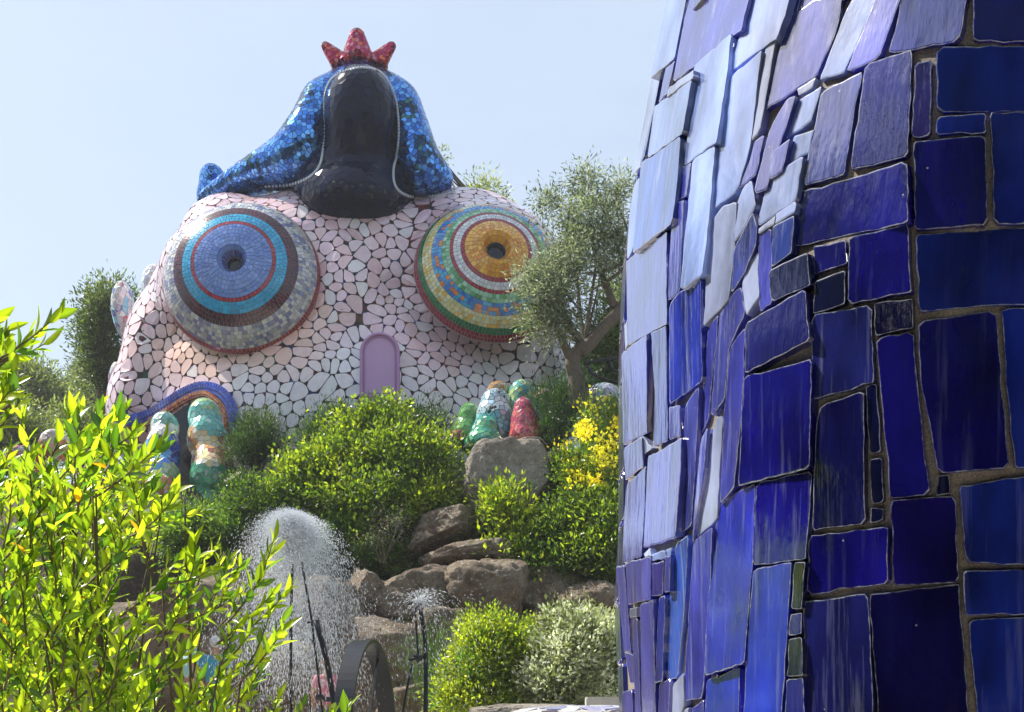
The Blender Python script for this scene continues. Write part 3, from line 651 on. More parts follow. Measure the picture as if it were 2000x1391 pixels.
# ------------------------------------------------------------------ the blue tiled wall
zk = [(-1.7, .02), (-.4, .01), (.07, .002), (.25, -.006), (.44, -.014), (.47, 0), (.93, 0), (1.20, .004), (1.43, .033), (1.61, .068), (1.80, .108), (2.4, .28), (3.2, .55)]
zc = [(-1.7, -.02), (-.2, -.01), (.3, 0), (.75, .0), (1.0, .04), (1.2, .085), (1.39, .14), (1.9, .27), (3.2, .6)]
zk = [(a, b+.010) for a, b in zk]
def itp(k, z): return float(np.interp(z, [a for a, _ in k], [b for _, b in k]))
plan = [(2.9, 5.3), (1.9, 5.1), (.95, 4.8), (.455, 4.28), (.302, 3.90), (.277, 3.62), (.288, 3.40), (.337, 3.14), (.418, 2.90), (.565, 2.64), (.71, 2.51), (.892, 2.455), (1.3, 2.42), (2.0, 2.55), (2.7, 3.2), (3.1, 4.2)]
wgt = [0, .2, .7, 1, 1, 1, 1, .9, .5, 0, 0, 0, 0, 0, 0, 0]
plan_c = curve_pts([Vector((x, y, w_)) for (x, y), w_ in zip(plan, wgt)], 300)
def wall_pt(i, z):
    q = plan_c[i]; a = itp(zk, z); b = itp(zc, z); w_ = max(0, min(1, q.z)); fade = 1-smst(.8, 1.4, q.x)*.8
    return Vector((q.x+a*w_+b*(1-w_)*fade*.9, q.y+.02*b*(1-w_)+.003*noise.noise(Vector((i*.07, z*3, 1))), CZ+z))
Zs = np.linspace(-1.7, 3.2, 150); nP = len(plan_c)
wv = [wall_pt(i, z) for z in Zs for i in range(nP)]
wf = [(j*nP+i, (j+1)*nP+i, (j+1)*nP+i+1, j*nP+i+1) for j in range(len(Zs)-1) for i in range(nP-1)]
wme = bpy.data.meshes.new('mortar_wall'); wme.from_pydata(wv, [], wf)
WALL = thing('blue_tiled_tower', 'curved tower wall covered in irregular glossy cobalt blue tiles at the right', 'tower', (1.0, 3.5, 0))
wall_bvh = BVHTree.FromPolygons(wv, wf)
for v in wme.vertices:      # joints are raked back behind the faces of the tiles
    d_ = Vector((v.co.x-1.6, v.co.y-3.9, 0)); v.co -= d_.normalized()*.006
obj('mortar_wall', wme, 'mortar', WALL, smooth=True)
EYE = Vector((0, 0, CZ))
def wall_hit(px, py):
    d = (P(px, py, 3)-EYE).normalized(); l, n, _, dd = wall_bvh.ray_cast(EYE, d, 4.4)
    if l is None: return None
    if n.dot(d) > 0: n = -n
    return l, n
D_, B_, K_, V_, G_, W_, L_ = (.007, .005, .17), (.009, .026, .32), (.003, .004, .04), (.045, .05, .33), (.03, .08, .38), (.27, .31, .50), (.20, .28, .60)  # L_ is lightened: reflected sky put into the upper left tiles' colour
# outline corners as bearings, tile colour (L_ has sky sheen painted in), amount of pale runs in the glaze
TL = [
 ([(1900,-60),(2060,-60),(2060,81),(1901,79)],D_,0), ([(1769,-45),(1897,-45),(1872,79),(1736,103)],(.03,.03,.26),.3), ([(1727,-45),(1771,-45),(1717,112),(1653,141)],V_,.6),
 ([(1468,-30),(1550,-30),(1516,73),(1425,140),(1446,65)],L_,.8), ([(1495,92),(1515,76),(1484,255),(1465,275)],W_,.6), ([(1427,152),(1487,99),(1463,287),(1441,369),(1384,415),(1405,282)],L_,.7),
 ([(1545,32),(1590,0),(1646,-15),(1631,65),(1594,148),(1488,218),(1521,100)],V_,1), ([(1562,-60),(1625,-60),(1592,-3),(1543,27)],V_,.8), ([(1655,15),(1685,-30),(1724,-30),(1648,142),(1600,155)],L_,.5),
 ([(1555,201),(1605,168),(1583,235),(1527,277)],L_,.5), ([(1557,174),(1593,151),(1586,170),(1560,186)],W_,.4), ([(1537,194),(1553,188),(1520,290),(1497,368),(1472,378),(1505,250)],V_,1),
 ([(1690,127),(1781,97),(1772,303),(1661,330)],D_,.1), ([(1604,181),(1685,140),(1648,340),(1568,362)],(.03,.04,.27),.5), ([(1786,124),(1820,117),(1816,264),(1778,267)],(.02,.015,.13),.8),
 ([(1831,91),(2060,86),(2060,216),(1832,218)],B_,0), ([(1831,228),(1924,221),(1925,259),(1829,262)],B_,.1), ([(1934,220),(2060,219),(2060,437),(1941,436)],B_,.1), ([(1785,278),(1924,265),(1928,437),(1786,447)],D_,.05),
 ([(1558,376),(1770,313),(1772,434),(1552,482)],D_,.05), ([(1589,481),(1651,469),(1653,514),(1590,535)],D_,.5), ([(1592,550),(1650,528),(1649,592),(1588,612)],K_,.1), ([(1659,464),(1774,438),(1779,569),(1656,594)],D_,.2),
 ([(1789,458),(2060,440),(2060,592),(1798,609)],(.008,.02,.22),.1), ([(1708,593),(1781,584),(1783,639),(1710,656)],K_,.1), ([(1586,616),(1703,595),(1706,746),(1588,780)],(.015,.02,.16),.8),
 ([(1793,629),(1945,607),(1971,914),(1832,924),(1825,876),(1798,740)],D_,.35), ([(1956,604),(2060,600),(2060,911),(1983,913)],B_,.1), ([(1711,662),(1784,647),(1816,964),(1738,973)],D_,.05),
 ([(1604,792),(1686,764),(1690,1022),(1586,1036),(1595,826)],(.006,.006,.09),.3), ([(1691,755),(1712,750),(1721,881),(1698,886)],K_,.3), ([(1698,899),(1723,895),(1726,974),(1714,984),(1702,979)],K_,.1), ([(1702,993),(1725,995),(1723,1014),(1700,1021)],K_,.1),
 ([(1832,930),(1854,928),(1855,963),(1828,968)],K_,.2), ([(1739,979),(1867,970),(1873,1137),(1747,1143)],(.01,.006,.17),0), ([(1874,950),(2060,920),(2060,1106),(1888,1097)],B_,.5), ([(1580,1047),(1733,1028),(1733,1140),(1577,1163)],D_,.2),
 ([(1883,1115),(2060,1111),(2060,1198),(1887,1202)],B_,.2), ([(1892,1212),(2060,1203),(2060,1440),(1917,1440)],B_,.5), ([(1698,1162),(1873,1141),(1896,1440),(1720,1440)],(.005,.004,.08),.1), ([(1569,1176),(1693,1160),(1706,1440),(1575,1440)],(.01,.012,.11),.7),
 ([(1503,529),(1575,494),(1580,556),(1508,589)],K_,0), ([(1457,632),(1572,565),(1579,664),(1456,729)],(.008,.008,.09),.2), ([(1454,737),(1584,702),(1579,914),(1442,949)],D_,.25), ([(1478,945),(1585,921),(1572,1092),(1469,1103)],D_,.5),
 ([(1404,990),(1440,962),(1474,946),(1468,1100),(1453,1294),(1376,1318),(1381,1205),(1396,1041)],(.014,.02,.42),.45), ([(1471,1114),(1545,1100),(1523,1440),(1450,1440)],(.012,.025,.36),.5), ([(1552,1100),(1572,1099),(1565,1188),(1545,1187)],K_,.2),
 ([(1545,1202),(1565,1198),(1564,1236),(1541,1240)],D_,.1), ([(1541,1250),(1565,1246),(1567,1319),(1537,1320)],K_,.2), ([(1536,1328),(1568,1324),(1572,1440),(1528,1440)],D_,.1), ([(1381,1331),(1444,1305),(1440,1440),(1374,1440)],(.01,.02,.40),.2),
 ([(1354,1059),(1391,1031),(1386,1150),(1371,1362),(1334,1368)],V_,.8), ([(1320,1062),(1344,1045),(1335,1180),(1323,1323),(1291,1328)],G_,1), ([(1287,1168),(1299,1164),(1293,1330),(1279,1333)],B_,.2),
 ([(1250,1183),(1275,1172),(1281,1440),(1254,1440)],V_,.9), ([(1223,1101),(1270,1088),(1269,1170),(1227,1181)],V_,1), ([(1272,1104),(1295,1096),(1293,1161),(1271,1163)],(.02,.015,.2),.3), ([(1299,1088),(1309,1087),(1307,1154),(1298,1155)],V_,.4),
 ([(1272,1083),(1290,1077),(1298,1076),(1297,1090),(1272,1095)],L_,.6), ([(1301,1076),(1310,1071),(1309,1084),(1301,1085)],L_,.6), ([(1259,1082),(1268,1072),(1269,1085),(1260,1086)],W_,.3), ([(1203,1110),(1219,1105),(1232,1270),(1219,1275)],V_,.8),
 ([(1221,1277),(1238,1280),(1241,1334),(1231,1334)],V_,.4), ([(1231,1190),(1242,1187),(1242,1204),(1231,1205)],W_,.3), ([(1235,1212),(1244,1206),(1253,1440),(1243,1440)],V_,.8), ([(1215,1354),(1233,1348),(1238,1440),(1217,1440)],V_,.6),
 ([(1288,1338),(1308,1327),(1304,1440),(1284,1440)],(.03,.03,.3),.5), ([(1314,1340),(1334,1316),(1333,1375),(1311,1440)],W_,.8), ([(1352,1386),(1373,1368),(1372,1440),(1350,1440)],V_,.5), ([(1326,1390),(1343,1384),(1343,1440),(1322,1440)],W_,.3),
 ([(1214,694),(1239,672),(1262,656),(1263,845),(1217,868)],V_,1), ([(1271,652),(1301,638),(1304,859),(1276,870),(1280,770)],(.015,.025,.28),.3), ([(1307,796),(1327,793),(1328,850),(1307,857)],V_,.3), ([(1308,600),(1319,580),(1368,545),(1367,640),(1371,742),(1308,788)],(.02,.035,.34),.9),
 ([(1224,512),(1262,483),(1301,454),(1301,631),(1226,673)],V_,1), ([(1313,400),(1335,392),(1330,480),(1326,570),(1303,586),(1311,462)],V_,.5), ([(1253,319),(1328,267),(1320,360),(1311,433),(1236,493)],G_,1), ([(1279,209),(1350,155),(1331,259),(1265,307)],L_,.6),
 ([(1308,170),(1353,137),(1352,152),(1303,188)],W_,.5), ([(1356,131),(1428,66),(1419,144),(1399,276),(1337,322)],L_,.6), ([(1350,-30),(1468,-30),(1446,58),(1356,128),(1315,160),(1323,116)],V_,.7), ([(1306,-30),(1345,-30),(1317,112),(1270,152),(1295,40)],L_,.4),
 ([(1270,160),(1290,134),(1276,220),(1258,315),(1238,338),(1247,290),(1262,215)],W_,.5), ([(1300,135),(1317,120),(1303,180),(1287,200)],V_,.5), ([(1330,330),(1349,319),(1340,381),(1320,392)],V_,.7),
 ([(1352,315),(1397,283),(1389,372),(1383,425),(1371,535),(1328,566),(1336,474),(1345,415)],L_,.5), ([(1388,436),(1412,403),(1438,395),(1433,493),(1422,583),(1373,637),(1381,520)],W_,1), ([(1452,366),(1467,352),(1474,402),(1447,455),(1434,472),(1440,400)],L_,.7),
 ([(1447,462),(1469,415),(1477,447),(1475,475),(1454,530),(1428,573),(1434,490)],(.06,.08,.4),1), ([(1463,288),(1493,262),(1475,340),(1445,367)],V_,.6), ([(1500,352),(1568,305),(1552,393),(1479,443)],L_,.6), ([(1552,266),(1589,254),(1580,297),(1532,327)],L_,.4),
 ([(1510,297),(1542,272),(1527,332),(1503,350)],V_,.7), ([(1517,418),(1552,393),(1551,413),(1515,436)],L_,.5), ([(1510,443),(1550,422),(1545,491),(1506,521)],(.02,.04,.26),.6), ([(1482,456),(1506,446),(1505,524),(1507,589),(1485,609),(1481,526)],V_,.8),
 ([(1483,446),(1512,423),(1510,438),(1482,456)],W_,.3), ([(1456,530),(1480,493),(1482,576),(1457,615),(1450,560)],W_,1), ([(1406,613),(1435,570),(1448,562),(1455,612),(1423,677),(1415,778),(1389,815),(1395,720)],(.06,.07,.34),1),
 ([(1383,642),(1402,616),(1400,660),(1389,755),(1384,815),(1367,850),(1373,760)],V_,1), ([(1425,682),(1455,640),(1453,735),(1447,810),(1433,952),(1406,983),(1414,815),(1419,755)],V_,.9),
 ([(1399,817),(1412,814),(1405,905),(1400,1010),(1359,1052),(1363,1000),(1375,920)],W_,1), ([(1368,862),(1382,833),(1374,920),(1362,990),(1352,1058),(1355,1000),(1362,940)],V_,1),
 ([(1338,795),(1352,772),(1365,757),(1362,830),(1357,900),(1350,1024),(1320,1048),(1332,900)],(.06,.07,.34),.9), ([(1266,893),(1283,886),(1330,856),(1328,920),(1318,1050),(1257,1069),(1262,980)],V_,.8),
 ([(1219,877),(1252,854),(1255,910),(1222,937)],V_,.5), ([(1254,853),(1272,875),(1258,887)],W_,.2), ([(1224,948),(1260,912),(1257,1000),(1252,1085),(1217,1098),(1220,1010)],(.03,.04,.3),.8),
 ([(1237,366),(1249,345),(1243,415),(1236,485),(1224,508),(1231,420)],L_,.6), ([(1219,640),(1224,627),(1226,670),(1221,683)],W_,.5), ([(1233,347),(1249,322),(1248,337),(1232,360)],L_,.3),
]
def shrink(pts, d):
    """inset a closed outline by d (2-D lists of Vector)"""
    n = len(pts); a = sum(pts[i].x*pts[(i+1) % n].y-pts[(i+1) % n].x*pts[i].y for i in range(n)); sgn = 1 if a > 0 else -1; o = []
    for i in range(n):
        e1 = (pts[i]-pts[i-2]); e2 = (pts[(i+2) % n]-pts[i]); e1 = e1.normalized() if e1.length > 1e-9 else e2.normalized(); e2 = e2.normalized() if e2.length > 1e-9 else e1
        n1 = Vector((-e1.y, e1.x))*sgn; n2 = Vector((-e2.y, e2.x))*sgn; b = (n1+n2); b = b.normalized() if b.length > 1e-6 else n1
        o.append(pts[i]+b*d/max(.6, b.dot(n1)))
    return o
def slab(corners, plane_o, plane_n, rr, thick, col, streak, wob=.0016, ins=.0032):
    """a clay tile lying in a plane: chipped outline, rounded rim, flat face"""
    u = Vector((0, 0, 1)).cross(plane_n).normalized(); v = plane_n.cross(u)
    q = [Vector(((c-plane_o).dot(u), (c-plane_o).dot(v))) for c in corners]
    n = len(q); size = max((a-b).length for a in q for b in q); out_ = []
    cr = min(.012, size*.06)
    for i in range(n):
        a, b = q[i], q[(i+1) % n]; l = (b-a).length; k = max(2, min(9, int(l/.02)))
        c0 = cr*rr.uniform(.2, 1.0)/max(l, 1e-4); c1 = cr*rr.uniform(.2, 1.0)/max(l, 1e-4); c0 = min(.2, c0); c1 = min(.2, c1)
        bow = rr.gauss(0, .006)*l; nn = Vector((-(b-a).y, (b-a).x)).normalized() if l > 1e-6 else Vector((0, 0))
        for j in range(k+1):
            t = c0+(1-c0-c1)*j/k
            out_.append(a.lerp(b, t)+nn*(bow*4*t*(1-t)+rr.gauss(0, wob)*(1 if 0 < j < k else .3)))
    sz = math.sqrt(abs(sum(out_[i].x*out_[(i+1) % len(out_)].y-out_[(i+1) % len(out_)].x*out_[i].y for i in range(len(out_))))/2); per = sum((out_[i]-out_[i-1]).length for i in range(len(out_))); ins = min(ins, sz*sz*2/per*.30)
    r1 = shrink(out_, ins*.22); r2 = shrink(out_, ins*1.1)
    def w3(p, h): return plane_o+u*p.x+v*p.y+plane_n*h
    bm = bmesh.new(); la = bm.verts.layers.float.new('edge'); lc = bm.verts.layers.float_color.new('Col'); rings = []
    for pts, h, e in ((out_, -.03, .0), (out_, thick-.0016, .25), (r1, thick-.0003, 1.0), (r2, thick, .42)):
        ring = []
        for p in pts:
            x = bm.verts.new(w3(p, h)); x[la] = e; x[lc] = (*col, streak); ring.append(x)
        rings.append(ring)
    c2 = sum(r2, Vector((0, 0)))/len(r2); r3 = [c2+(p-c2)*.8 for p in r2]; ring = []
    for p in r3:
        x = bm.verts.new(w3(p, thick)); x[la] = 0; x[lc] = (*col, streak); ring.append(x)
    rings.append(ring); m_ = len(out_)
    for a, b in zip(rings[:-1], rings[1:]):
        for i in range(m_):
            f = bm.faces.new((a[i], a[(i+1) % m_], b[(i+1) % m_], b[i])); f.smooth = False
    f = bm.faces.new(ring); f.smooth = False
    bmesh.ops.recalc_face_normals(bm, faces=bm.faces)
    if f.normal.dot(plane_n) < 0: bmesh.ops.reverse_faces(bm, faces=bm.faces)
    bmesh.ops.triangulate(bm, faces=[f])
    return bm
def bm_obj(name, bm, m, parent, kind=None):
    me = bpy.data.meshes.new(name); bm.to_mesh(me); bm.free(); me.materials.append(M[m])
    o = bpy.data.objects.new(name, me); C.objects.link(o); o.parent = parent; o.matrix_parent_inverse = parent.matrix_basis.inverted()
    if kind: o['kind'] = kind
    return o
rr = random.Random(5)
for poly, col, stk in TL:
    hs = [wall_hit(x, y) for x, y in poly]; good = [h for h in hs if h]
    cx, cy = sum(p[0] for p in poly)/len(poly), sum(p[1] for p in poly)/len(poly); hc = wall_hit(cx, cy)
    if hc: good.append(hc)
    if len(good) < 2: continue
    o = sum((h[0] for h in good), Vector())/len(good); n = sum((h[1] for h in good), Vector()).normalized()
    # plane through the corners
    A = np.array([h[0]-o for h in good]); 
    if len(good) >= 4:
        _, _, vt = np.linalg.svd(A); n2 = Vector(vt[2]); n2 = n2 if n2.dot(n) > 0 else -n2
        if n2.dot(n) > .9: n = n2
    left = cx < 1560; t = .022 if left else .010
    n = (n+Vector((rr.gauss(0, t), rr.gauss(0, t), rr.gauss(0, t*.8)))).normalized()
    if n.y > -.10: n.y = -.16; n.normalize()
    th = rr.uniform(.009, .017) if left else rr.uniform(.004, .0075)
    if cx < 1440:
        # seen almost edge on: the slab rests on the wall along its near side
        near = sorted(((x, wall_hit(x-3, y)) for x, y in poly), key=lambda q: -q[0]); near = [h[0] for _, h in near if h][:2]
        if near: o = sum(near, Vector())/len(near)
        dv = (o-EYE).normalized(); q_ = n.dot(dv)
        if q_ > -.26: n = (n-dv*(.26+q_)).normalized()
    mxo = 0
    for fx in (.12, .3, .5, .7, .9):
        for p_ in poly:
            h_ = wall_hit(cx+(p_[0]-cx)*fx, cy+(p_[1]-cy)*fx)
            if h_: mxo = max(mxo, (h_[0]-o).dot(n))
    o = o+n*min(.014 if cx >= 1440 else .004, max(0, mxo-th*.35-.008))
    cs = []
    for x, y in poly:
        ll = math.hypot(x-cx, y-cy)+1e-6; gr = 2.2 if left else 1.6; x += (x-cx)/ll*gr; y += (y-cy)/ll*gr
        d = (P(x, y, 3)-EYE); k = (o+n*th-EYE).dot(n)/d.dot(n); cs.append(EYE+d*k-n*th)
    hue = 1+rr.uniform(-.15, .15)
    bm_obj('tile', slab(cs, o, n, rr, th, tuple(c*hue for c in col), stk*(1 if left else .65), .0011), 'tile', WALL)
# the rest of the cladding: above, below, right of the view and round the back
rest = []; rr = random.Random(9)
row_z = -1.68; rows = []
while row_z < 3.1:
    h = rr.uniform(.12, .24); i = 2
    while i < nP-12:
        st_ = rr.choice((5, 6, 8, 9)); j = min(nP-3, i+st_)
        pm = wall_pt((i+j)//2, row_z+h/2); px = 1000+pm.x/pm.y*F; py = HZ-(pm.z-CZ)/pm.y*F
        a0, a1 = wall_pt(i, row_z+.006), wall_pt(j, row_z+.006); b0, b1 = wall_pt(i, row_z+h-.006), wall_pt(j, row_z+h-.006)
        if (a1-a0).length > .02:
            n = (a1-a0).cross(b0-a0).normalized(); ctr = (a0+a1+b0+b1)/4
            oc = Vector((1.6, 3.8, 0)); d_ = ctr-oc; d_.z = 0
            if n.dot(d_) < 0: n = -n
            facing = n.dot((ctr-EYE).normalized()) < -.10 and pm.y < 4.0
            if not (facing and 1180 < px < 2058 and -62 < py < 1442 and (py > -28 or px > 1560)):
                e = (a1-a0).normalized()*.005
                rest.append(slab([a0+e, a1-e, b1-e, b0+e], ctr, n, rr, .006, rr.choice([D_, B_, V_, B_, (.02, .03, .3)]), rr.random()*.5, .001))
        i = j
    row_z += h
bm_obj('outer_tiles', join_bm(rest), 'tile', WALL, 'stuff')

# ------------------------------------------------------------------ foliage
def leaf_cloud(pos, axis, nrm, length, width, col, fold=.25):
    """many small folded leaves: 6 vertices, 4 triangles each"""
    n = len(pos); side = np.cross(axis, nrm); side /= np.linalg.norm(side, axis=1, keepdims=True)+1e-9; up = np.cross(side, axis)
    L_, W2 = length[:, None], width[:, None]/2
    v = np.empty((n, 4, 3), np.float32)
    v[:, 0] = pos; v[:, 1] = pos+axis*L_*.45+side*W2+up*W2*fold; v[:, 2] = pos+axis*L_; v[:, 3] = pos+axis*L_*.45-side*W2+up*W2*fold
    base = np.arange(n)[:, None]*4
    f = np.concatenate([base+np.array([[0, 1, 2]]), base+np.array([[0, 2, 3]])], 0)
    me = mesh_np('foliage', v.reshape(-1, 3), f.ravel(), np.full(len(f), 3), np.repeat(col, 4, 0))
    return me
def unit(a): return a/(np.linalg.norm(a, axis=1, keepdims=True)+1e-9)
def foliage(blobs, n, size, ratio, cols, seed, shell=.55, upb=.5, tuft=0.0, noise_cut=.0, asp=1.0):
    """leaves spread in clumps through fused ellipsoids (centre, radii)"""
    rg = np.random.default_rng(seed); vol = np.array([r[0]*r[1]*r[2] for _, r in blobs])**.75; pr = vol/vol.sum()
    nc = max(16, n//85); which = rg.choice(len(blobs), nc, p=pr); d = unit(rg.normal(size=(nc, 3))); rad = shell+(1.02-shell)*rg.random(nc)**.7
    cen = np.array([tuple(b[0]) for b in blobs])[which]; rds = np.array([b[1] for b in blobs])[which]
    pert = .92+.36*np.array([noise.noise(Vector(x*2.3)+Vector((seed, 0, 0)))+.6*noise.noise(Vector(x*6.5)+Vector((0, seed, 0))) for x in d])
    cp = cen+d*rds*(rad*pert*.92)[:, None]                     # clump centres
    outd = unit(d/np.maximum(rds, 1e-3))
    k = rg.integers(0, nc, n); cs = size*3.5
    pos = cp[k]+unit(rg.normal(size=(n, 3)))*(rg.random((n, 1))**.6)*cs*(.6+1.1*rg.random((nc, 1)))[k]
    ax = unit(outd[k]*.3+unit(pos-cp[k])*.55+np.array([0, 0, upb*.7])+rg.normal(size=(n, 3))*.5)
    nr = unit(np.cross(ax, unit(rg.normal(size=(n, 3)))))
    ln = size*(.7+.6*rg.random(n)); wd = ln*ratio*(.8+.4*rg.random(n))
    c = np.array(cols)[rg.integers(0, len(cols), nc)][k]*(.5+1.0*rg.random((n, 1)))
    return leaf_cloud(pos, ax, nr, ln, wd, c)
def plant(name, label, cat, blobs, n, size, ratio, cols, seed, m='leaf', stems=5, group=None, base=None, **k):
    b = base if base is not None else Vector((sum(x[0].x for x in blobs)/len(blobs), sum(x[0].y for x in blobs)/len(blobs), min(x[0].z-x[1][2] for x in blobs)))
    t = thing(name, label, cat, b, group)
    obj('foliage', foliage(blobs, n, size, ratio, cols, seed, **k), m, t, kind='stuff')
    rr = random.Random(seed); bms = []
    for i in range(stems):
        c, r = blobs[rr.randrange(len(blobs))]; e = c+Vector((rr.uniform(-.5, .5)*r[0], rr.uniform(-.5, .5)*r[1], rr.uniform(.1, .7)*r[2]))
        mid = b.lerp(e, .5)+Vector((rr.uniform(-.1, .1), rr.uniform(-.1, .1), .05))
        bms.append(sweep(curve_pts([b+Vector((rr.uniform(-.1, .1), rr.uniform(-.1, .1), -.1)), mid, e], 8), [.022*(1-.1*j) for j in range(9)], 5))
    if bms: obj('stem', join_bm(bms), 'twig', t)
    return t
GD = [(.024, .050, .012), (.035, .068, .016), (.045, .085, .02)]; GM = [(.075, .125, .02), (.10, .155, .022), (.135, .185, .028), (.05, .09, .018)]
GY = [(.19, .24, .02), (.24, .285, .026), (.14, .19, .02), (.27, .30, .035)]; OL = [(.14, .165, .085), (.19, .215, .13), (.10, .125, .06), (.24, .26, .18)]
SV = [(.48, .49, .40), (.58, .58, .50), (.38, .40, .28), (.3, .31, .14)]; DKG = [(.014, .035, .014), (.02, .05, .018), (.03, .06, .02)]

plant('shrub', 'big rounded bright green shrub in front of the door', 'shrub',
      [E(700, 860, 29.6, 75, 60, .8), E(640, 920, 29.3, 95, 60, 1.0), E(760, 900, 29.2, 110, 75, 1.0), E(835, 915, 29.2, 68, 70, .9), E(590, 960, 29.0, 70, 60, .9), E(720, 980, 28.6, 160, 75, 1.0), E(700, 1050, 28.2, 110, 50, .8), E(835, 980, 28.6, 64, 42, .7), E(750, 820, 29.8, 60, 30, .6)],
      56000, .098, .55, GM+GY+GM[:2], 1, stems=14)
plant('shrub', 'low dark green shrub left of the big bright one above the spray', 'shrub', [E(500, 985, 29.2, 75, 48, .8), E(560, 1000, 28.8, 80, 60, .8), E(640, 1080, 27.9, 70, 45, .6), E(480, 960, 29.6, 45, 25, .6)], 20000, .08, .42, GD+GM[:1], 2, stems=6)
plant('rosemary_bush', 'dark upright rosemary bush right of the arched recess', 'shrub', [E(500, 855, 31.0, 50, 48, .6), E(475, 880, 30.8, 35, 35, .5), E(530, 880, 30.9, 28, 28, .5)], 13000, .09, .16, DKG+[(.05, .08, .04)], 3, stems=8, upb=1.2, group='dark rosemary bushes against the sculpture')
plant('rosemary_bush', 'dark rosemary bush behind the top of the big green shrub', 'shrub', [E(655, 825, 31.0, 45, 30, .5), E(615, 850, 31.0, 40, 25, .5)], 7000, .09, .16, DKG+[(.05, .09, .03)], 4, stems=6, upb=1.2, group='dark rosemary bushes against the sculpture')
plant('rosemary_bush', 'dark rosemary bush right of the door', 'shrub', [E(835, 825, 31.0, 48, 28, .5), E(800, 830, 31.0, 30, 22, .5)], 6000, .09, .16, DKG+[(.06, .1, .03)], 5, stems=6, upb=1.2, group='dark rosemary bushes against the sculpture')
plant('rosemary_bush', 'tall dark rosemary bush at the foot of the olive tree', 'shrub', [E(1105, 800, 29.8, 48, 60, .6), E(1130, 760, 29.8, 25, 50, .5), E(1085, 850, 29.6, 40, 35, .5), E(1060, 790, 30, 20, 30, .3)], 14000, .10, .14, DKG, 6, stems=8, upb=1.4, group='dark rosemary bushes against the sculpture')
plant('shrub', 'small light green shrub behind the fountain spray', 'shrub', [E(390, 1020, 29.0, 62, 36, .6), E(440, 1040, 28.8, 45, 36, .6), E(350, 1050, 28.8, 50, 40, .6)], 14000, .085, .35, [(.10, .17, .04), (.14, .20, .06), (.07, .14, .03)], 7, stems=5)
plant('broom_bush', 'broom bush covered in yellow flowers beside the tiled wall', 'shrub', [E(1175, 850, 28.6, 50, 70, .8), E(1150, 930, 28.3, 55, 60, .8), E(1205, 930, 28.4, 40, 80, .8), E(1215, 820, 28.8, 30, 40, .6)], 24000, .09, .2, GM+[(.07, .14, .03)], 8, stems=7, upb=.8)
t = bpy.data.objects['broom_bush']
obj('flowers', foliage([E(1178, 835, 28.3, 48, 62, .9), E(1140, 880, 28.1, 40, 55, .8), E(1205, 900, 28.1, 36, 95, .8), E(1150, 950, 28.0, 48, 60, .7)], 2700, .078, .8, [(.82, .70, .03), (.86, .76, .05), (.78, .62, .02)], 9, shell=.8, upb=.6), 'leaf_silver', t, kind='stuff')
plant('shrub', 'glossy mid green shrub below the yellow broom', 'shrub', [E(1112, 930, 28.3, 34, 46, .6), E(1150, 1000, 27.9, 70, 60, .8), E(1090, 1050, 27.6, 50, 50, .7), E(1180, 1080, 27.3, 60, 55, .7), E(1090, 1110, 27.2, 60, 35, .6)], 34000, .095, .5, GM+GD[1:]+[(.13, .18, .03)], 10, stems=10)
plant('young_privet', 'loose upright shrub with arching light leaves in front of the upright boulder', 'shrub', [E(978, 985, 27.8, 26, 30, .4), E(1000, 1020, 27.7, 38, 40, .4), E(1020, 1075, 27.5, 52, 45, .5), E(960, 1080, 27.5, 36, 22, .4), E(1040, 1150, 27.2, 25, 40, .3)], 7000, .12, .42, GY+[(.09, .16, .02)], 11, stems=9, shell=.2)
plant('young_privet', 'bright green leafy shoots spilling over the rock bank by the tiled wall', 'shrub', [E(1180, 1020, 27.3, 45, 36, .5), E(1150, 1080, 27.0, 50, 26, .5), E(1190, 1110, 26.9, 35, 20, .4)], 8000, .11, .36, GY[:1]+GM, 12, stems=5, shell=.3)
plant('wild_flower', 'thin flowering weed with tiny lilac blooms on the slope', 'plant', [E(770, 1030, 27.6, 40, 40, .3), E(720, 1060, 27.4, 35, 30, .3)], 1600, .06, .18, [(.12, .2, .06), (.3, .26, .34), (.16, .24, .08)], 13, stems=10, shell=.1)
plant('round_bush', 'yellow green round bush at the bottom, left of the silvery one', 'shrub', [E(950, 1290, 23.0, 80, 75, .8), E(900, 1340, 22.9, 42, 50, .6), E(1010, 1270, 23.1, 55, 55, .7), E(960, 1360, 22.8, 90, 40, .7), E(950, 1235, 23.1, 45, 40, .5)], 32000, .072, .5, GY+[(.06, .14, .02)], 14, stems=9, group='round bushes at the foot of the bank')
plant('round_bush', 'silver leaved bush at the bottom beside the tiled wall', 'shrub', [E(1110, 1270, 22.6, 70, 62, .7), E(1160, 1260, 22.8, 45, 50, .6), E(1080, 1340, 22.5, 60, 40, .6), E(1140, 1340, 22.6, 65, 50, .6), E(1100, 1230, 22.7, 40, 30, .4)], 24000, .09, .5, SV+[(.12, .14, .05)], 15, m='leaf_silver', stems=9, group='round bushes at the foot of the bank')
plant('round_bush', 'green bush squeezed between the silvery bush and the tiled wall', 'shrub', [E(1195, 1300, 23.2, 38, 90, .7), E(1180, 1330, 23.2, 35, 50, .6)], 12000, .085, .38, GM+GY[:1], 16, stems=5, group='round bushes at the foot of the bank')
plant('grass_tuft', 'fine dark green tuft left of the yellow green bush', 'plant', [E(865, 1290, 24.2, 24, 50, .4), E(870, 1350, 24.2, 28, 40, .4)], 3500, .16, .06, [(.04, .09, .02), (.06, .11, .03)], 17, stems=4, upb=1.0)
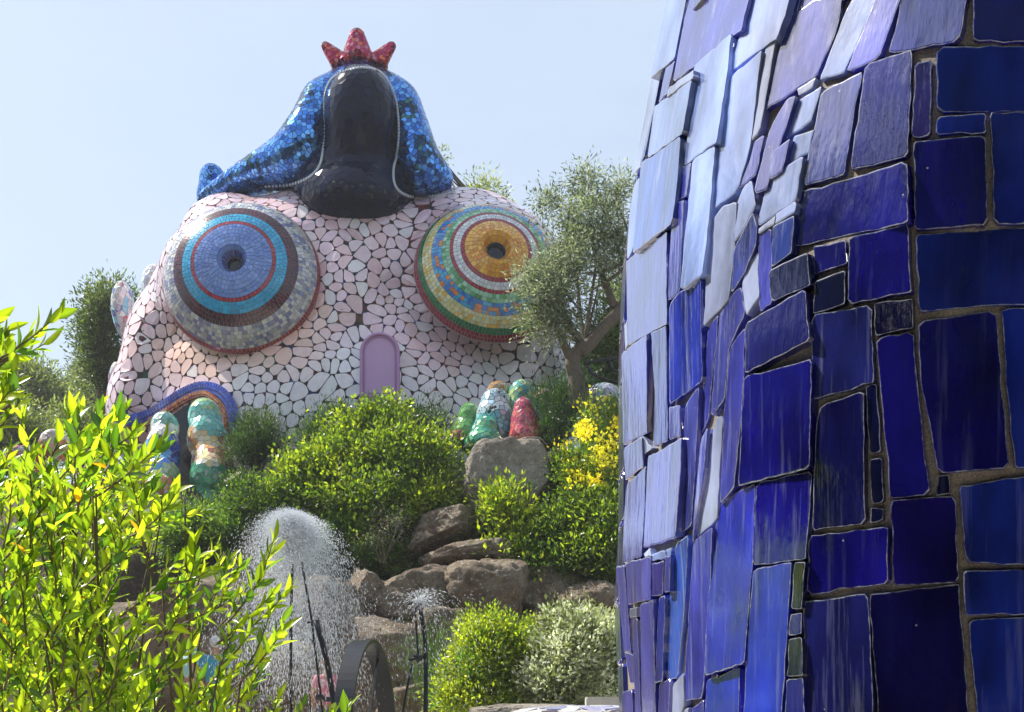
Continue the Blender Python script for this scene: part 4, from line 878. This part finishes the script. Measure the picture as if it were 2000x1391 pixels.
plant('grass_tuft', 'low weeds growing on the ledge over the rock bank', 'plant', [E(690, 1105, 27.8, 70, 16, .4), E(800, 1115, 27.8, 70, 14, .4), E(560, 1095, 28, 60, 20, .4), E(760, 1085, 28, 90, 22, .5)], 9000, .08, .3, GM+[(.1, .13, .05)], 18, stems=0)
# ---- trees
def tree(name, label, trunks, blobs, n, size, ratio, cols, seed, m='leaf', group=None, **k):
    t = thing(name, label, 'tree', trunks[0][0][0], group)
    obj('trunk', join_bm([sweep(curve_pts(p, 10*(len(p)-1)), np.interp(np.linspace(0, 1, len(curve_pts(p, 10*(len(p)-1)))), np.linspace(0, 1, len(r)), r), 9) for p, r in trunks]), 'bark', t, smooth=True)
    rr = random.Random(seed); bms = []
    for i in range(26):
        p, r = trunks[rr.randrange(len(trunks))]; s = p[-1]; c, q = blobs[rr.randrange(len(blobs))]
        e = c+Vector((rr.uniform(-.8, .8)*q[0], rr.uniform(-.7, .7)*q[1], rr.uniform(-.6, .8)*q[2]))
        cc = curve_pts([s, s.lerp(e, .5)+Vector((0, 0, -.12)), e], 8); bms.append(sweep(cc, [.05*(1-.85*j/(len(cc)-1)) for j in range(len(cc))], 5))
    obj('branches', join_bm(bms), 'bark', t)
    obj('crown', foliage(blobs, n, size, ratio, cols, seed, **k), m, t, kind='stuff'); return t
Yt = 29.4
tree('olive_tree', 'silvery olive tree with a forked trunk in front of the right boss',
     [([P(1128, 800, Yt), P(1125, 740, Yt), P(1118, 705, Yt), P(1140, 672, Yt)], [.20, .17, .155, .15]),
      ([P(1135, 690, Yt), P(1170, 650, Yt), P(1210, 605, Yt), P(1240, 560, Yt), P(1250, 500, Yt)], [.15, .135, .125, .10, .06]),
      ([P(1118, 705, Yt), P(1095, 660, Yt-.2), P(1078, 610, Yt-.4), P(1090, 540, Yt-.4)], [.12, .07, .045, .03]),
      ([P(1200, 600, Yt), P(1170, 520, Yt), P(1150, 440, Yt)], [.09, .06, .03])],
     [E(1085, 560, 28.8, 58, 60, .9), E(1040, 530, 28.8, 34, 40, .5), E(1120, 500, 29, 60, 60, 1.0), E(1150, 430, 29.3, 70, 45, 1.0), E(1195, 500, 29.4, 45, 80, .9), E(1070, 640, 28.9, 48, 34, .5), E(1145, 360, 29.4, 34, 30, .6), E(1075, 400, 29.4, 46, 22, .5), E(1205, 370, 29.6, 46, 30, .7), E(1110, 620, 29, 50, 40, .5), E(1060, 590, 28.8, 55, 30, .5)],
     21000, .105, .26, [(.13, .16, .085), (.19, .21, .14), (.09, .115, .06), (.28, .30, .23)], 20, m='leaf_silver', upb=.1, shell=.2)
tree('holm_oak', 'grey green tree behind the left flank of the sculpture',
     [([P(215, 860, 42), P(205, 760, 42), P(200, 690, 42)], [.3, .25, .2])],
     [E(205, 620, 42, 30, 55, 1.2), E(190, 690, 42, 28, 50, 1.2), E(215, 730, 42, 32, 55, 1.2), E(225, 590, 42, 26, 42, 1.2), E(180, 640, 42, 14, 28, .8)], 16000, .15, .3, [(.05, .075, .03), (.08, .105, .045), (.035, .055, .022)], 21, upb=.4, shell=.3)
tree('olive_tree', 'dense olive tree behind the sculpture next to the tiled wall', [([P(1180, 830, 34), P(1185, 760, 34), P(1190, 700, 34)], [.3, .25, .2])],
     [E(1190, 700, 33.5, 60, 90, 1.4), E(1230, 620, 33.8, 60, 90, 1.4), E(1150, 740, 33.5, 30, 40, .8)], 24000, .13, .26, [(.07, .10, .03), (.10, .13, .05), (.05, .08, .025)], 22, upb=.2, shell=.3)
tree('far_tree', 'thin treetop showing above the right shoulder of the sculpture', [([P(945, 460, 44), P(945, 420, 44), P(942, 395, 44)], [.15, .1, .08])],
     [E(940, 378, 44, 16, 12, .5), E(962, 390, 44, 24, 10, .5), E(860, 310, 44, 5, 6, .2), E(865, 330, 44, 6, 14, .3)], 1500, .15, .28, OL, 23, upb=.3)
FT = [(.10, .125, .055), (.14, .165, .08), (.075, .10, .045)]
for k, (px, py, rx, rz, Y, lb) in enumerate([(60, 760, 60, 50, 60, 'pale olive grove tree at the far left'), (-20, 800, 60, 80, 55, 'pale tree cut by the left edge of the photograph'), (110, 800, 50, 45, 62, 'low hazy tree below the cypress'),
        (160, 790, 45, 50, 66, 'hazy bushy tree right under the cypress'), (20, 850, 90, 55, 48, 'rounded green tree just above the foreground bush'), (150, 860, 60, 50, 52, 'green tree between bush and sculpture'), (185, 745, 22, 26, 75, 'small round tree right of the cypress')]):
    tree('far_tree', lb, [([P(px, py+rz*1.4, Y), P(px, py+rz*.6, Y), P(px+3, py, Y)], [.3, .24, .15])],
         [E(px-rx*.35, py+rz*.1, Y, rx*.6, rz*.7, 2), E(px+rx*.35, py+rz*.2, Y, rx*.6, rz*.65, 2), E(px, py-rz*.35, Y, rx*.5, rz*.55, 2)], 9000, .20, .34, FT, 30+k, group='far trees on the left', upb=.4, shell=.35)
tree('cypress_tree', 'slim dark cypress on the far skyline at the left', [([P(157, 790, 95), P(157, 760, 95), P(157, 740, 95)], [.3, .25, .2])],
     [E(157, 760, 95, 8, 30, .4), E(157, 740, 95, 5, 22, .3), E(157, 725, 95, 3, 12, .2)], 5000, .22, .3, [(.035, .06, .04), (.05, .075, .05)], 40, upb=1.5)
# trees that stand round the garden beyond the frame and show only in the glaze of the tiles
GT = [(-19, 17, 11.5, 5.2, 'leafy garden tree just left of the foreground bush'), (-15, 2, 11, 5.0, 'leafy garden tree far to the left of the viewer'), (-12, -6, 13, 5.6, 'broad garden tree behind the left shoulder of the viewer'),
      (-5, -10, 14, 5.6, 'tall garden tree straight behind the viewer'), (4, -10, 15, 6.0, 'tallest garden tree, behind the viewer opposite the tiled wall'), (13, -9, 13, 5.4, 'garden tree behind the right shoulder of the viewer'), (18, -2, 10, 4.6, 'garden tree far to the right of the viewer')]
for k, (x, y, h, r, lb) in enumerate(GT):
    c = Vector((x, y, ground(x, y)))
    tree('garden_tree', lb, [([c, c+Vector((.1, 0, h*.3)), c+Vector((0, .2, h*.5))], [.3, .24, .18])],
         [(c+Vector((0, 0, h*.6)), (r, r, h*.42)), (c+Vector((r*.5, r*.3, h*.4)), (r*.8, r*.8, h*.34)), (c+Vector((-r*.5, -r*.3, h*.36)), (r*.8, r*.8, h*.34))], 13000, .85, .7, [(.008, .02, .010), (.012, .03, .014), (.018, .036, .014)], 50+k, group='trees round the garden', shell=.2)

# ------------------------------------------------------------------ foreground bush with large backlit leaves
def leaf_mesh(bend, curl, colr, seed):
    rr = random.Random(seed); n = 6; vs = []; fs = []; cs = []
    for i in range(n+1):
        t = i/n; w_ = .165*math.sin(math.pi*min(1, t**.82*1.0))**.9 if 0 < i < n else .004
        x = t-.5*0; z = -bend*t*t; tw = curl*math.sin(t*3)
        for s in (-1, 0, 1):
            vs.append((x, s*w_+.03*math.sin(t*3+seed), z+abs(s)*w_*.42+tw*s*w_)); cs.append(colr if s else tuple(c*1.7 for c in colr))
        if i: 
            b = (i-1)*3
            fs += [(b, b+1, b+4, b+3), (b+1, b+2, b+5, b+4)]
    me = bpy.data.meshes.new('leaf'); me.from_pydata(vs, [], fs); at = me.color_attributes.new('Col', 'FLOAT_COLOR', 'POINT')
    at.data.foreach_set('color', np.array([c+(1,) for c in cs], np.float32).ravel()); me.polygons.foreach_set('use_smooth', [True]*len(fs)); me.materials.append(M['leaf_fg'])
    return me
FGC = [(.13, .18, .022), (.165, .21, .025), (.10, .15, .022), (.20, .235, .035), (.06, .105, .02), (.145, .19, .02), (.035, .075, .022), (.18, .215, .03)]
LM = [leaf_mesh(.05+.05*(k % 4), .25*((k % 3)-1), tuple(c*(.85+.1*(k % 4)) for c in FGC[k % 8]), k) for k in range(16)]
LM_dry = [leaf_mesh(.2, .4, (.55, .25, .01), 77), leaf_mesh(.3, -.3, (.45, .16, .012), 78)]
LV = [np.array([tuple(v.co) for v in m.vertices]) for m in LM+LM_dry]; LF = np.array([tuple(p.vertices) for p in LM[0].polygons])
LC = []
for m in LM+LM_dry:
    a = np.empty(len(m.vertices)*4, np.float32); m.color_attributes['Col'].data.foreach_get('color', a); LC.append(a.reshape(-1, 4))
def bush(name, label, base, shoots, seed, nsingle=300, group=None):
    t = thing(name, label, 'shrub', base, group); rr = random.Random(seed); leaves = []; tw = []
    for (p0, d, ln, big) in shoots:
        pts = [p0]; q = p0.copy(); dd = d.normalized()
        for i in range(7):
            dd = (dd+Vector((rr.gauss(0, .09), rr.gauss(0, .09), .05+rr.gauss(0, .06)))).normalized(); q = q+dd*ln/7; pts.append(q.copy())
        tw.append(sweep(pts, [.0026*(1-.085*i) for i in range(8)], 5))
        nl = int(ln/.0112); ph = rr.random()*6
        for i in range(nl):
            f = (i+.6)/nl; s = f*7; k = min(6, int(s)); p = pts[k].lerp(pts[k+1], s-k); ax = (pts[k+1]-pts[k]).normalized()
            o1 = ax.orthogonal().normalized(); o2 = ax.cross(o1); a = ph+i*2.4; rad = o1*math.cos(a)+o2*math.sin(a)
            dr = (rad*(.95-.5*f)+ax*(.45+.8*f)+Vector((0, 0, .12))).normalized()
            L0 = big*(.031+.022*math.sin(min(1, f*1.3)*2.2))*rr.uniform(.55, 1.3); nr = (ax*1.0-dr*ax.dot(dr)+Vector((rr.gauss(0, .35), rr.gauss(0, .35), rr.gauss(0, .35)))).normalized()
            y = nr.cross(dr).normalized(); z = dr.cross(y); M4 = Matrix(((dr.x, y.x, z.x, p.x), (dr.y, y.y, z.y, p.y), (dr.z, y.z, z.z, p.z), (0, 0, 0, 1))) @ Matrix.Scale(L0, 4)
            kk = rr.randrange(16)
            if f < .35 and rr.random() < .035: kk = 16+rr.randrange(2)
            leaves.append((L0/p.y, kk, M4))
    leaves.sort(key=lambda x: -x[0])
    for _, k, M4 in leaves[:nsingle]:
        o = bpy.data.objects.new('leaf', (LM+LM_dry)[k]); C.objects.link(o); o.parent = t; o.matrix_parent_inverse = t.matrix_basis.inverted(); o.matrix_basis = M4
    V, Fc, Cc = [], [], []; b = 0
    for _, k, M4 in leaves[nsingle:]:
        A = np.array(M4); V.append(LV[k] @ A[:3, :3].T+A[:3, 3]); Fc.append(LF+b); Cc.append(LC[k]); b += len(LV[k])
    if V:
        F_ = np.concatenate(Fc); me = mesh_np('leaves', np.concatenate(V), F_.ravel(), np.full(len(F_), 4), np.concatenate(Cc), smooth=True); obj('leaves', me, 'leaf_fg', t, kind='stuff')
    obj('twigs', join_bm(tw), 'twig', t, kind='stuff')
    return t, len(leaves)
rr = random.Random(42)
def inside(px, py, poly):
    c = False; n = len(poly); j = n-1
    for i in range(n):
        if (poly[i][1] > py) != (poly[j][1] > py) and px < (poly[j][0]-poly[i][0])*(py-poly[i][1])/(poly[j][1]-poly[i][1])+poly[i][0]: c = not c
        j = i
    return c
main_poly = [(-120, 960), (40, 930), (110, 870), (165, 850), (215, 850), (260, 910), (305, 960), (300, 1030), (240, 1130), (210, 1200), (230, 1300), (330, 1400), (420, 1440), (420, 1520), (-120, 1520)]
shoots = []
while len(shoots) < 380:
    px, py = rr.uniform(-120, 420), rr.uniform(850, 1520)
    if not inside(px, py, main_poly): continue
    Y = rr.uniform(2.7, 4.3); d = Vector((rr.gauss(.22, .35), rr.gauss(-.1, .35), rr.gauss(.75, .25))); ln = rr.uniform(.12, .22)
    p = P(px, py, Y); p -= d.normalized()*ln*.45; shoots.append((p, d, ln, rr.uniform(.75, 1.1)*(Y/3.3)**.5))
BB = P(150, 1450, 3.4); BB.z = .0
# long leading branches that frame the bush: tips as seen
tips = [((150, 900), (205, 790)), ((90, 960), (190, 830)), ((250, 960), (265, 830)), ((180, 960), (330, 900)), ((250, 1050), (365, 985)), ((300, 1020), (340, 970)), ((60, 1000), (60, 900)), ((-20, 960), (20, 880)),
        ((330, 1180), (440, 1075)), ((400, 1200), (470, 1100)), ((440, 1220), (585, 1070)), ((420, 1260), (560, 1160)), ((430, 1300), (500, 1230)), ((350, 1300), (420, 1230)), ((300, 1250), (400, 1150)), ((470, 1330), (560, 1260)), ((380, 1380), (450, 1290)),
        ((520, 1440), (540, 1345)), ((600, 1470), (640, 1375)), ((650, 1480), (700, 1372)), ((470, 1440), (500, 1350)), ((430, 1470), (420, 1360)), ((560, 1480), (590, 1380)), ((240, 1200), (330, 1130)), ((300, 1120), (380, 1075)), ((230, 1260), (300, 1190)), ((350, 1430), (380, 1330)),
        ((-40, 1000), (30, 960)), ((20, 1150), (90, 1010)), ((100, 1250), (170, 1130)), ((260, 1400), (330, 1330)), ((330, 1140), (420, 1110)), ((360, 1230), (500, 1150)), ((300, 1330), (360, 1250)), ((490, 1300), (545, 1200)), ((440, 1400), (520, 1310))]
for (a, b) in tips:
    for rep in range(2):
        Y = rr.uniform(2.75, 3.5); j = rep*14; p = P(a[0]+rr.uniform(-j, j), a[1]+rr.uniform(-j, j), Y); q = P(b[0]+rr.uniform(-j, j)*1.3, b[1]+14+rr.uniform(-j, j), Y+rr.uniform(-.15, .1)); shoots.append((p, q-p, (q-p).length, 1.0 if rep == 0 else .8))
t1, nl = bush('bay_bush', 'big leafy bush with large glowing yellow green leaves filling the lower left', BB, shoots, 3)
bms = []
for i in range(26):
    s = shoots[rr.randrange(len(shoots))] if i > 12 else shoots[380+i*3]; e = s[0]; b0 = BB+Vector((rr.uniform(-.3, .3), rr.uniform(-.2, .2), 0))
    if i % 2: e = P(rr.uniform(80, 450), rr.uniform(950, 1150), rr.uniform(3.0, 3.6))
    mid = b0.lerp(e, .6)+Vector((rr.uniform(-.08, .08), rr.uniform(-.05, .05), -.05)); cc = curve_pts([b0, mid, e], 14); bms.append(sweep(cc, [.0095*(1-.75*j/(len(cc)-1)) for j in range(len(cc))], 6))
obj('branches', join_bm(bms), 'twig', t1, smooth=True)
# separate sprays entering at the left edge
sh = []
for a, b, Y in [((-60, 760), (70, 655), 2.5), ((-40, 720), (135, 645), 2.45), ((-80, 720), (20, 650), 2.6), ((-60, 800), (60, 690), 2.6), ((-90, 700), (-10, 640), 2.5), ((-70, 830), (60, 760), 2.5), ((-60, 880), (55, 790), 2.55), ((-80, 790), (10, 700), 2.6), ((-50, 860), (20, 760), 2.6), ((-80, 850), (50, 770), 2.45), ((-60, 740), (90, 680), 2.6)]:
    p = P(*a, Y); q = P(*b, Y); sh.append((p, q-p, (q-p).length, .95))
b2 = P(-230, 1450, 2.6); b2.z = 0
t2, _ = bush('bay_bush', 'leafy sprays against the sky entering from the left edge', b2, sh, 8)
cc = curve_pts([b2, P(-170, 1000, 2.6), P(-70, 780, 2.5)], 16)
obj('branches', join_bm([sweep(cc, [.012*(1-.6*j/(len(cc)-1)) for j in range(len(cc))], 6), sweep(curve_pts([P(-130, 900, 2.55), P(-60, 850, 2.5), P(20, 790, 2.5)], 8), .004, 5), sweep(curve_pts([P(-120, 860, 2.55), P(-60, 740, 2.5), P(20, 700, 2.5)], 8), .004, 5)]), 'twig', t2)

# ------------------------------------------------------------------ fountain: iron machine and water
YF = 21.5
FN = thing('iron_fountain', 'black iron kinetic fountain with a tall hoop and thin poles', 'fountain', P(700, 1450, YF))
def rod(nm, pts, r, n=10, s=8): return obj(nm, sweep(curve_pts([P(a, b, y) for a, b, y in pts], n) if len(pts) > 2 else [P(a, b, y) for a, b, y in pts], r, s), 'iron', FN, smooth=True)
rod('pole', [(571, 1102, YF), (568, 1250, YF), (570, 1480, YF)], .022)
rod('pole', [(589, 1098, YF), (607, 1200, YF), (618, 1290, YF), (630, 1391, YF), (636, 1470, YF)], .018)
rod('pole', [(617, 1212, YF-.3), (640, 1300, YF-.3), (655, 1400, YF-.3), (662, 1480, YF-.3)], .045)
rod('crossbar', [(600, 1216, YF-.2), (620, 1212, YF-.2)], .018)
bx = []
for a, b, r in ((625, 1362, .05), (640, 1366, .04)):
    bm = bmesh.new(); bmesh.ops.create_cone(bm, cap_ends=True, segments=10, radius1=r, radius2=r, depth=.12, matrix=Matrix.Translation(P(a, b, YF-.2)) @ Matrix.Rotation(1.57, 4, 'Y')); bx.append(bm)
obj('joint', join_bm(bx), 'iron', FN)
# the flat hoop: part of a big wheel seen almost edge on
bm = bmesh.new(); Rw = S(200, YF-1.5); cw = P(716, 1450, YF-1.5)
ca, sa = math.cos(math.radians(83)), math.sin(math.radians(83)); ring = []
NT = 72; wd = .13
for k in range(NT):
    t = 2*math.pi*k/NT; rad = Vector((ca*math.cos(t), sa*math.cos(t), math.sin(t))); ax = Vector((sa, -ca, 0))
    ring.append([bm.verts.new(cw+rad*r+ax*a) for r, a in ((Rw, -wd), (Rw, wd), (Rw-.05, wd), (Rw-.05, -wd))])
for k in range(NT):
    A, B = ring[k], ring[(k+1) % NT]
    for j in range(4): bm.faces.new((A[j], A[(j+1) % 4], B[(j+1) % 4], B[j]))
bmesh.ops.recalc_face_normals(bm, faces=bm.faces)
hoop = obj('hoop', bm, 'iron', FN, smooth=False)
obj('axle', sweep([cw-Vector((sa, -ca, 0))*.35, cw+Vector((sa, -ca, 0))*.35], .05, 10), 'iron', FN)
obj('spoke', sweep([cw, cw+Vector((ca*.5, sa*.5, .86))*Rw*.98], .02, 6), 'iron', FN)
SP = thing('sprinkler_frame', 'thin black sprinkler frame spitting water right of the iron hoop', 'fountain', P(820, 1470, YF))
def rod2(nm, pts, r): return obj(nm, sweep(curve_pts([P(a, b, YF) for a, b in pts], 10) if len(pts) > 2 else [P(a, b, YF) for a, b in pts], r, 8), 'iron', SP, smooth=True)
rod2('post', [(818, 1180), (828, 1230), (832, 1300), (831, 1400), (831, 1480)], .034); rod2('rod', [(811, 1192), (814, 1240), (817, 1285)], .016); rod2('rod', [(805, 1297), (796, 1340), (787, 1391), (780, 1460)], .018)
rod2('arm', [(798, 1290), (834, 1280)], .028); rod2('arm', [(788, 1182), (816, 1178), (826, 1190)], .016); rod2('nozzle', [(812, 1192), (822, 1176)], .03); rod2('joint', [(811, 1278), (820, 1292)], .05)

def water_mat():
    m, ns, ls, b = mat('water_drops'); b.inputs['Base Color'].default_value = (.85, .88, .92, 1); b.inputs['Roughness'].default_value = .15
    t = N(ns, 'ShaderNodeBsdfTranslucent'); t.inputs[0].default_value = (.9, .93, .97, 1); ms = N(ns, 'ShaderNodeMixShader'); ms.inputs[0].default_value = .6
    ls.new(b.outputs[0], ms.inputs[1]); ls.new(t.outputs[0], ms.inputs[2]); ls.new(ms.outputs[0], ns['Material Output'].inputs[0]); return m
M['water'] = water_mat()
def drops(pos, vel, rad, ln):
    n = len(pos); d = unit(vel); s = unit(np.cross(d, np.tile([[0., 1., 0.1]], (n, 1)))); u = np.cross(s, d); v = np.empty((n, 5, 3), np.float32); r = rad[:, None]; l = ln[:, None]
    v[:, 0] = pos+d*l; v[:, 1] = pos-d*l; v[:, 2] = pos+s*r; v[:, 3] = pos-s*r*.5+u*r*.87; v[:, 4] = pos-s*r*.5-u*r*.87
    f = np.array([[0, 2, 3], [0, 3, 4], [0, 4, 2], [1, 3, 2], [1, 4, 3], [1, 2, 4]]); F_ = (np.arange(n)[:, None, None]*5+f[None]).reshape(-1, 3)
    return mesh_np('water', v.reshape(-1, 3), F_.ravel(), np.full(len(F_), 3), None, smooth=True)
rg = np.random.default_rng(3); n = 100000; YW = 22.0
# jets thrown up from one nozzle: simple ballistic paths sampled along their length
top = P(562, 1002, YW); noz = P(565, 1090, YW); g = 9.8
v0z = math.sqrt(2*g*(top.z-noz.z))*(.70+.34*rg.random(n)**.75); tt = rg.random(n)**.9*1.05
vx = rg.normal(.10, .60, n); vy = rg.normal(0, .5, n); k = rg.random(n) < .5
dense = rg.random(n) < .42; vx = np.where(dense, vx*.75, vx); tt = np.where(dense, np.abs(rg.normal(v0z/g*.95, .19)), tt); vx = np.clip(vx, -1.5, 1.6)+.05*rg.normal(size=n); v0z = v0z*(1-.07*np.abs(vx)**1.5)
pos = np.stack([noz.x+vx*tt, noz.y+vy*tt, noz.z+v0z*tt-.5*g*tt*tt], 1); vel = np.stack([vx, vy, v0z-g*tt], 1)
ok = pos[:, 2] > 1.5; sp = np.linalg.norm(vel, axis=1)
WT = obj('water_spray', drops(pos[ok], vel[ok], .0044*(.5+rg.random(n)**2*1.1)[ok], (.005+.0062*sp*rg.random(n))[ok]), 'water', kind='stuff')
tag(WT, 'white dome of water spray falling over the iron poles', 'water')
n = 1800; noz = P(818, 1180, YF); v0z = rg.uniform(.2, 2.2, n); vx = rg.normal(.5, 1.6, n); vy = rg.normal(0, .6, n); tt = rg.random(n)**1.3*.75
pos = np.stack([noz.x+vx*tt*.6, noz.y+vy*tt, noz.z+v0z*tt-.5*g*tt*tt], 1); vel = np.stack([vx*.6, vy, v0z-g*tt], 1); ok = pos[:, 2] > 1.5
WT = obj('water_spray', drops(pos[ok], vel[ok], .0035*(.6+rg.random(n))[ok], (.008+.035*rg.random(n))[ok]), 'water', kind='stuff')
tag(WT, 'thin fan of drops from the sprinkler frame', 'water')
# railing and pipe by the wall
RL = thing('iron_railing', 'curved dark iron railing between the olive tree and the tiled wall', 'railing', P(1180, 760, 28.5))
for nm, pts, r in (('rail', [(1140, 710), (1180, 703), (1230, 695)], .035), ('brace', [(1148, 712), (1154, 728), (1180, 740), (1225, 752)], .03), ('brace', [(1190, 704), (1198, 722), (1225, 735)], .025)):
    obj(nm, sweep(curve_pts([P(a, b, 28.5) for a, b in pts], 12), r, 8), 'iron', RL, smooth=True)
bm = bmesh.new(); bmesh.ops.create_cube(bm, size=1, matrix=Matrix.Translation(P(1180, 1378, 19)) @ Matrix.Diagonal((.5, .4, .22, 1))); bmesh.ops.bevel(bm, geom=bm.edges[:], offset=.02, segments=2)
tag(obj('stone_block', bm, 'concrete'), 'pale grey concrete block behind the white mosaic bench', 'block')

# ------------------------------------------------------------------ people at the foot of the bank
def skin_mesh(name, verts, edges, rad, root=0, sub=2):
    me = bpy.data.meshes.new(name); me.from_pydata(verts, edges, []); o = bpy.data.objects.new(name, me); C.objects.link(o)
    o.modifiers.new('s', 'SKIN'); 
    for i, r in enumerate(rad): me.skin_vertices[0].data[i].radius = (r if isinstance(r, tuple) else (r, r))
    me.skin_vertices[0].data[root].use_root = True
    s = o.modifiers.new('u', 'SUBSURF'); s.levels = sub; s.render_levels = sub
    dg = bpy.context.evaluated_depsgraph_get(); m2 = bpy.data.meshes.new_from_object(o.evaluated_get(dg)); bpy.data.objects.remove(o); m2.name = name; return m2
def person(px, py_shoulder, Y, face_dir, shirt, trous, hair, label, h=1.7, arm=0.0, bag=None):
    sh = P(px, py_shoulder, Y); k = h/1.75; z0 = sh.z-1.43*k; t = thing('person', label, 'person', (sh.x, sh.y, z0), 'visitors by the fountain'); t.rotation_euler = (0, 0, face_dir); bpy.context.view_layer.update()
    V, Ed, Rr = [], [], []
    def add(p, r, frm=None):
        V.append(tuple(c*k for c in p)); Rr.append(tuple(x*k for x in r) if isinstance(r, tuple) else r*k)
        if frm is not None: Ed.append((frm, len(V)-1))
        return len(V)-1
    pel = add((0, 0, .95), (.15, .11)); w_ = add((0, 0, 1.12), (.13, .095), pel); ch = add((0, .01, 1.32), (.16, .105), w_); nk = add((0, .01, 1.47), (.06, .06), ch)
    hd0 = add((0, -.01, 1.56), (.07, .08), nk); hd1 = add((0, -.015, 1.65), (.077, .093), hd0); add((0, -.005, 1.72), (.05, .065), hd1)
    hands = []
    for s in (-1, 1):
        hp = add((s*.09, 0, .88), .085, pel); kn = add((s*.1, -.02, .48), .055, hp); an = add((s*.1, .02, .08), .037, kn); add((s*.115, -.13, .035), .034, an)
        so = add((s*.19, .01, 1.41), .055, ch); el = add((s*.25, .03, 1.14), .042, so); wr = add((s*.25+(-s*.06*arm), -.08-.18*arm, .92+.22*arm), .028, el); pm = add((s*.25+(-s*.09*arm), -.10-.24*arm, .85+.24*arm), (.036, .018), wr)
        for f in range(4):
            a = add((s*.25-s*.09*arm, -.145-.26*arm+.022*f, .80+.25*arm), .0085, pm); add((s*.245-s*.09*arm, -.15-.29*arm+.022*f, .765+.01*abs(f-1.5)+.25*arm), .0075, a)
        a = add((s*.24-s*.09*arm, -.15-.2*arm, .84+.25*arm), .010, pm); add((s*.235-s*.09*arm, -.165-.24*arm, .81+.25*arm), .009, a)
    body = skin_mesh('body', V, Ed, Rr); 
    def child(nm, me, m):
        o = bpy.data.objects.new(nm, me); me.materials.clear(); me.materials.append(m); me.polygons.foreach_set('use_smooth', [True]*len(me.polygons)); C.objects.link(o); o.parent = t; return o
    child('body', body, M['skin'])
    def sub(pts, ed, rd): return skin_mesh('cloth', [tuple(c*k for c in p) for p in pts], ed, [tuple(x*k for x in r) if isinstance(r, tuple) else r*k for r in rd])
    child('shirt', sub([(0, 0, .92), (0, 0, 1.12), (0, .01, 1.32), (0, .01, 1.45), (-.19, .01, 1.405), (-.235, .025, 1.22), (.19, .01, 1.405), (.235, .025, 1.22)], [(0, 1), (1, 2), (2, 3), (2, 4), (4, 5), (2, 6), (6, 7)],
          [(.19, .14), (.165, .125), (.19, .13), (.075, .075), .075, .062, .075, .062]), simple('shirt_cloth', shirt, .85, 0, 12, .15, .3))
    child('trousers', sub([(0, 0, .97), (-.09, 0, .86), (-.1, -.02, .48), (-.1, .02, .12), (.09, 0, .86), (.1, -.02, .48), (.1, .02, .12)], [(0, 1), (1, 2), (2, 3), (0, 4), (4, 5), (5, 6)], [(.165, .125), .10, .075, .065, .10, .075, .065]), simple('trouser_cloth', trous, .85, 0, 12, .15, .3))
    bm = bmesh.new(); bmesh.ops.create_icosphere(bm, subdivisions=3, radius=1)
    for v in list(bm.verts):
        v.co = Vector((v.co.x*.088*k, (v.co.y*.105+.012)*k, v.co.z*.112*k+1.675*k))+Vector((0, 0, .008*noise.noise(v.co*4)))
    bmesh.ops.delete(bm, geom=[v for v in bm.verts if v.co.y < -.045*k and v.co.z < 1.715*k], context='VERTS')
    me = bpy.data.meshes.new('hair'); bm.to_mesh(me); bm.free(); child('hair', me, simple('hair', hair, .7, 0, 40, .3, .5))
    # eyes, nose, mouth, ears
    bm = bmesh.new()
    for s in (-1, 1):
        bmesh.ops.create_icosphere(bm, subdivisions=2, radius=.012*k, matrix=Matrix.Translation((s*.031*k, -.098*k, 1.655*k)))
    me = bpy.data.meshes.new('eyes'); bm.to_mesh(me); bm.free(); child('eyes', me, M['dark'])
    bm = bmesh.new(); bmesh.ops.create_cone(bm, cap_ends=True, segments=8, radius1=.018*k, radius2=.006*k, depth=.045*k, matrix=Matrix.Translation((0, -.108*k, 1.63*k)))
    for s in (-1, 1): bmesh.ops.create_icosphere(bm, subdivisions=2, radius=1, matrix=Matrix.Translation((s*.083*k, .0, 1.64*k)) @ Matrix.Diagonal((.012*k, .02*k, .032*k, 1)))
    bmesh.ops.create_icosphere(bm, subdivisions=2, radius=1, matrix=Matrix.Translation((0, -.096*k, 1.592*k)) @ Matrix.Diagonal((.026*k, .01*k, .008*k, 1)))
    me = bpy.data.meshes.new('face_features'); bm.to_mesh(me); bm.free(); child('face_features', me, M['skin'])
    return t
person(640, 1322, 22.9, math.radians(175), (.62, .2, .27), (.08, .09, .14), (.3, .12, .05), 'person in a pink jacket with reddish hair standing behind the iron poles', 1.68)
person(373, 1268, 22.6, math.radians(120), (.30, .52, .53), (.5, .42, .32), (.25, .13, .07), 'person in a pale aqua shirt and beige trousers behind the bush', 1.74)
person(420, 1283, 23.4, math.radians(200), (.06, .3, .42), (.06, .08, .14), (.55, .55, .56), 'white haired person in a blue shirt behind the right end of the bush', 1.74, .6)

# ------------------------------------------------------------------ thin summer haze
bm = bmesh.new(); bmesh.ops.create_cube(bm, size=1, matrix=Matrix.Translation((0, 300, 18)) @ Matrix.Diagonal((1300, 1300, 42, 1)))
m, ns, ls, b = mat('haze'); ns.remove(b); pv = ns.new('ShaderNodeVolumePrincipled'); pv.inputs['Color'].default_value = (.93, .96, 1, 1); pv.inputs['Density'].default_value = .0006; pv.inputs['Anisotropy'].default_value = .3
ls.new(pv.outputs[0], ns['Material Output'].inputs['Volume']); hz = obj('haze', bm, m, kind='stuff')
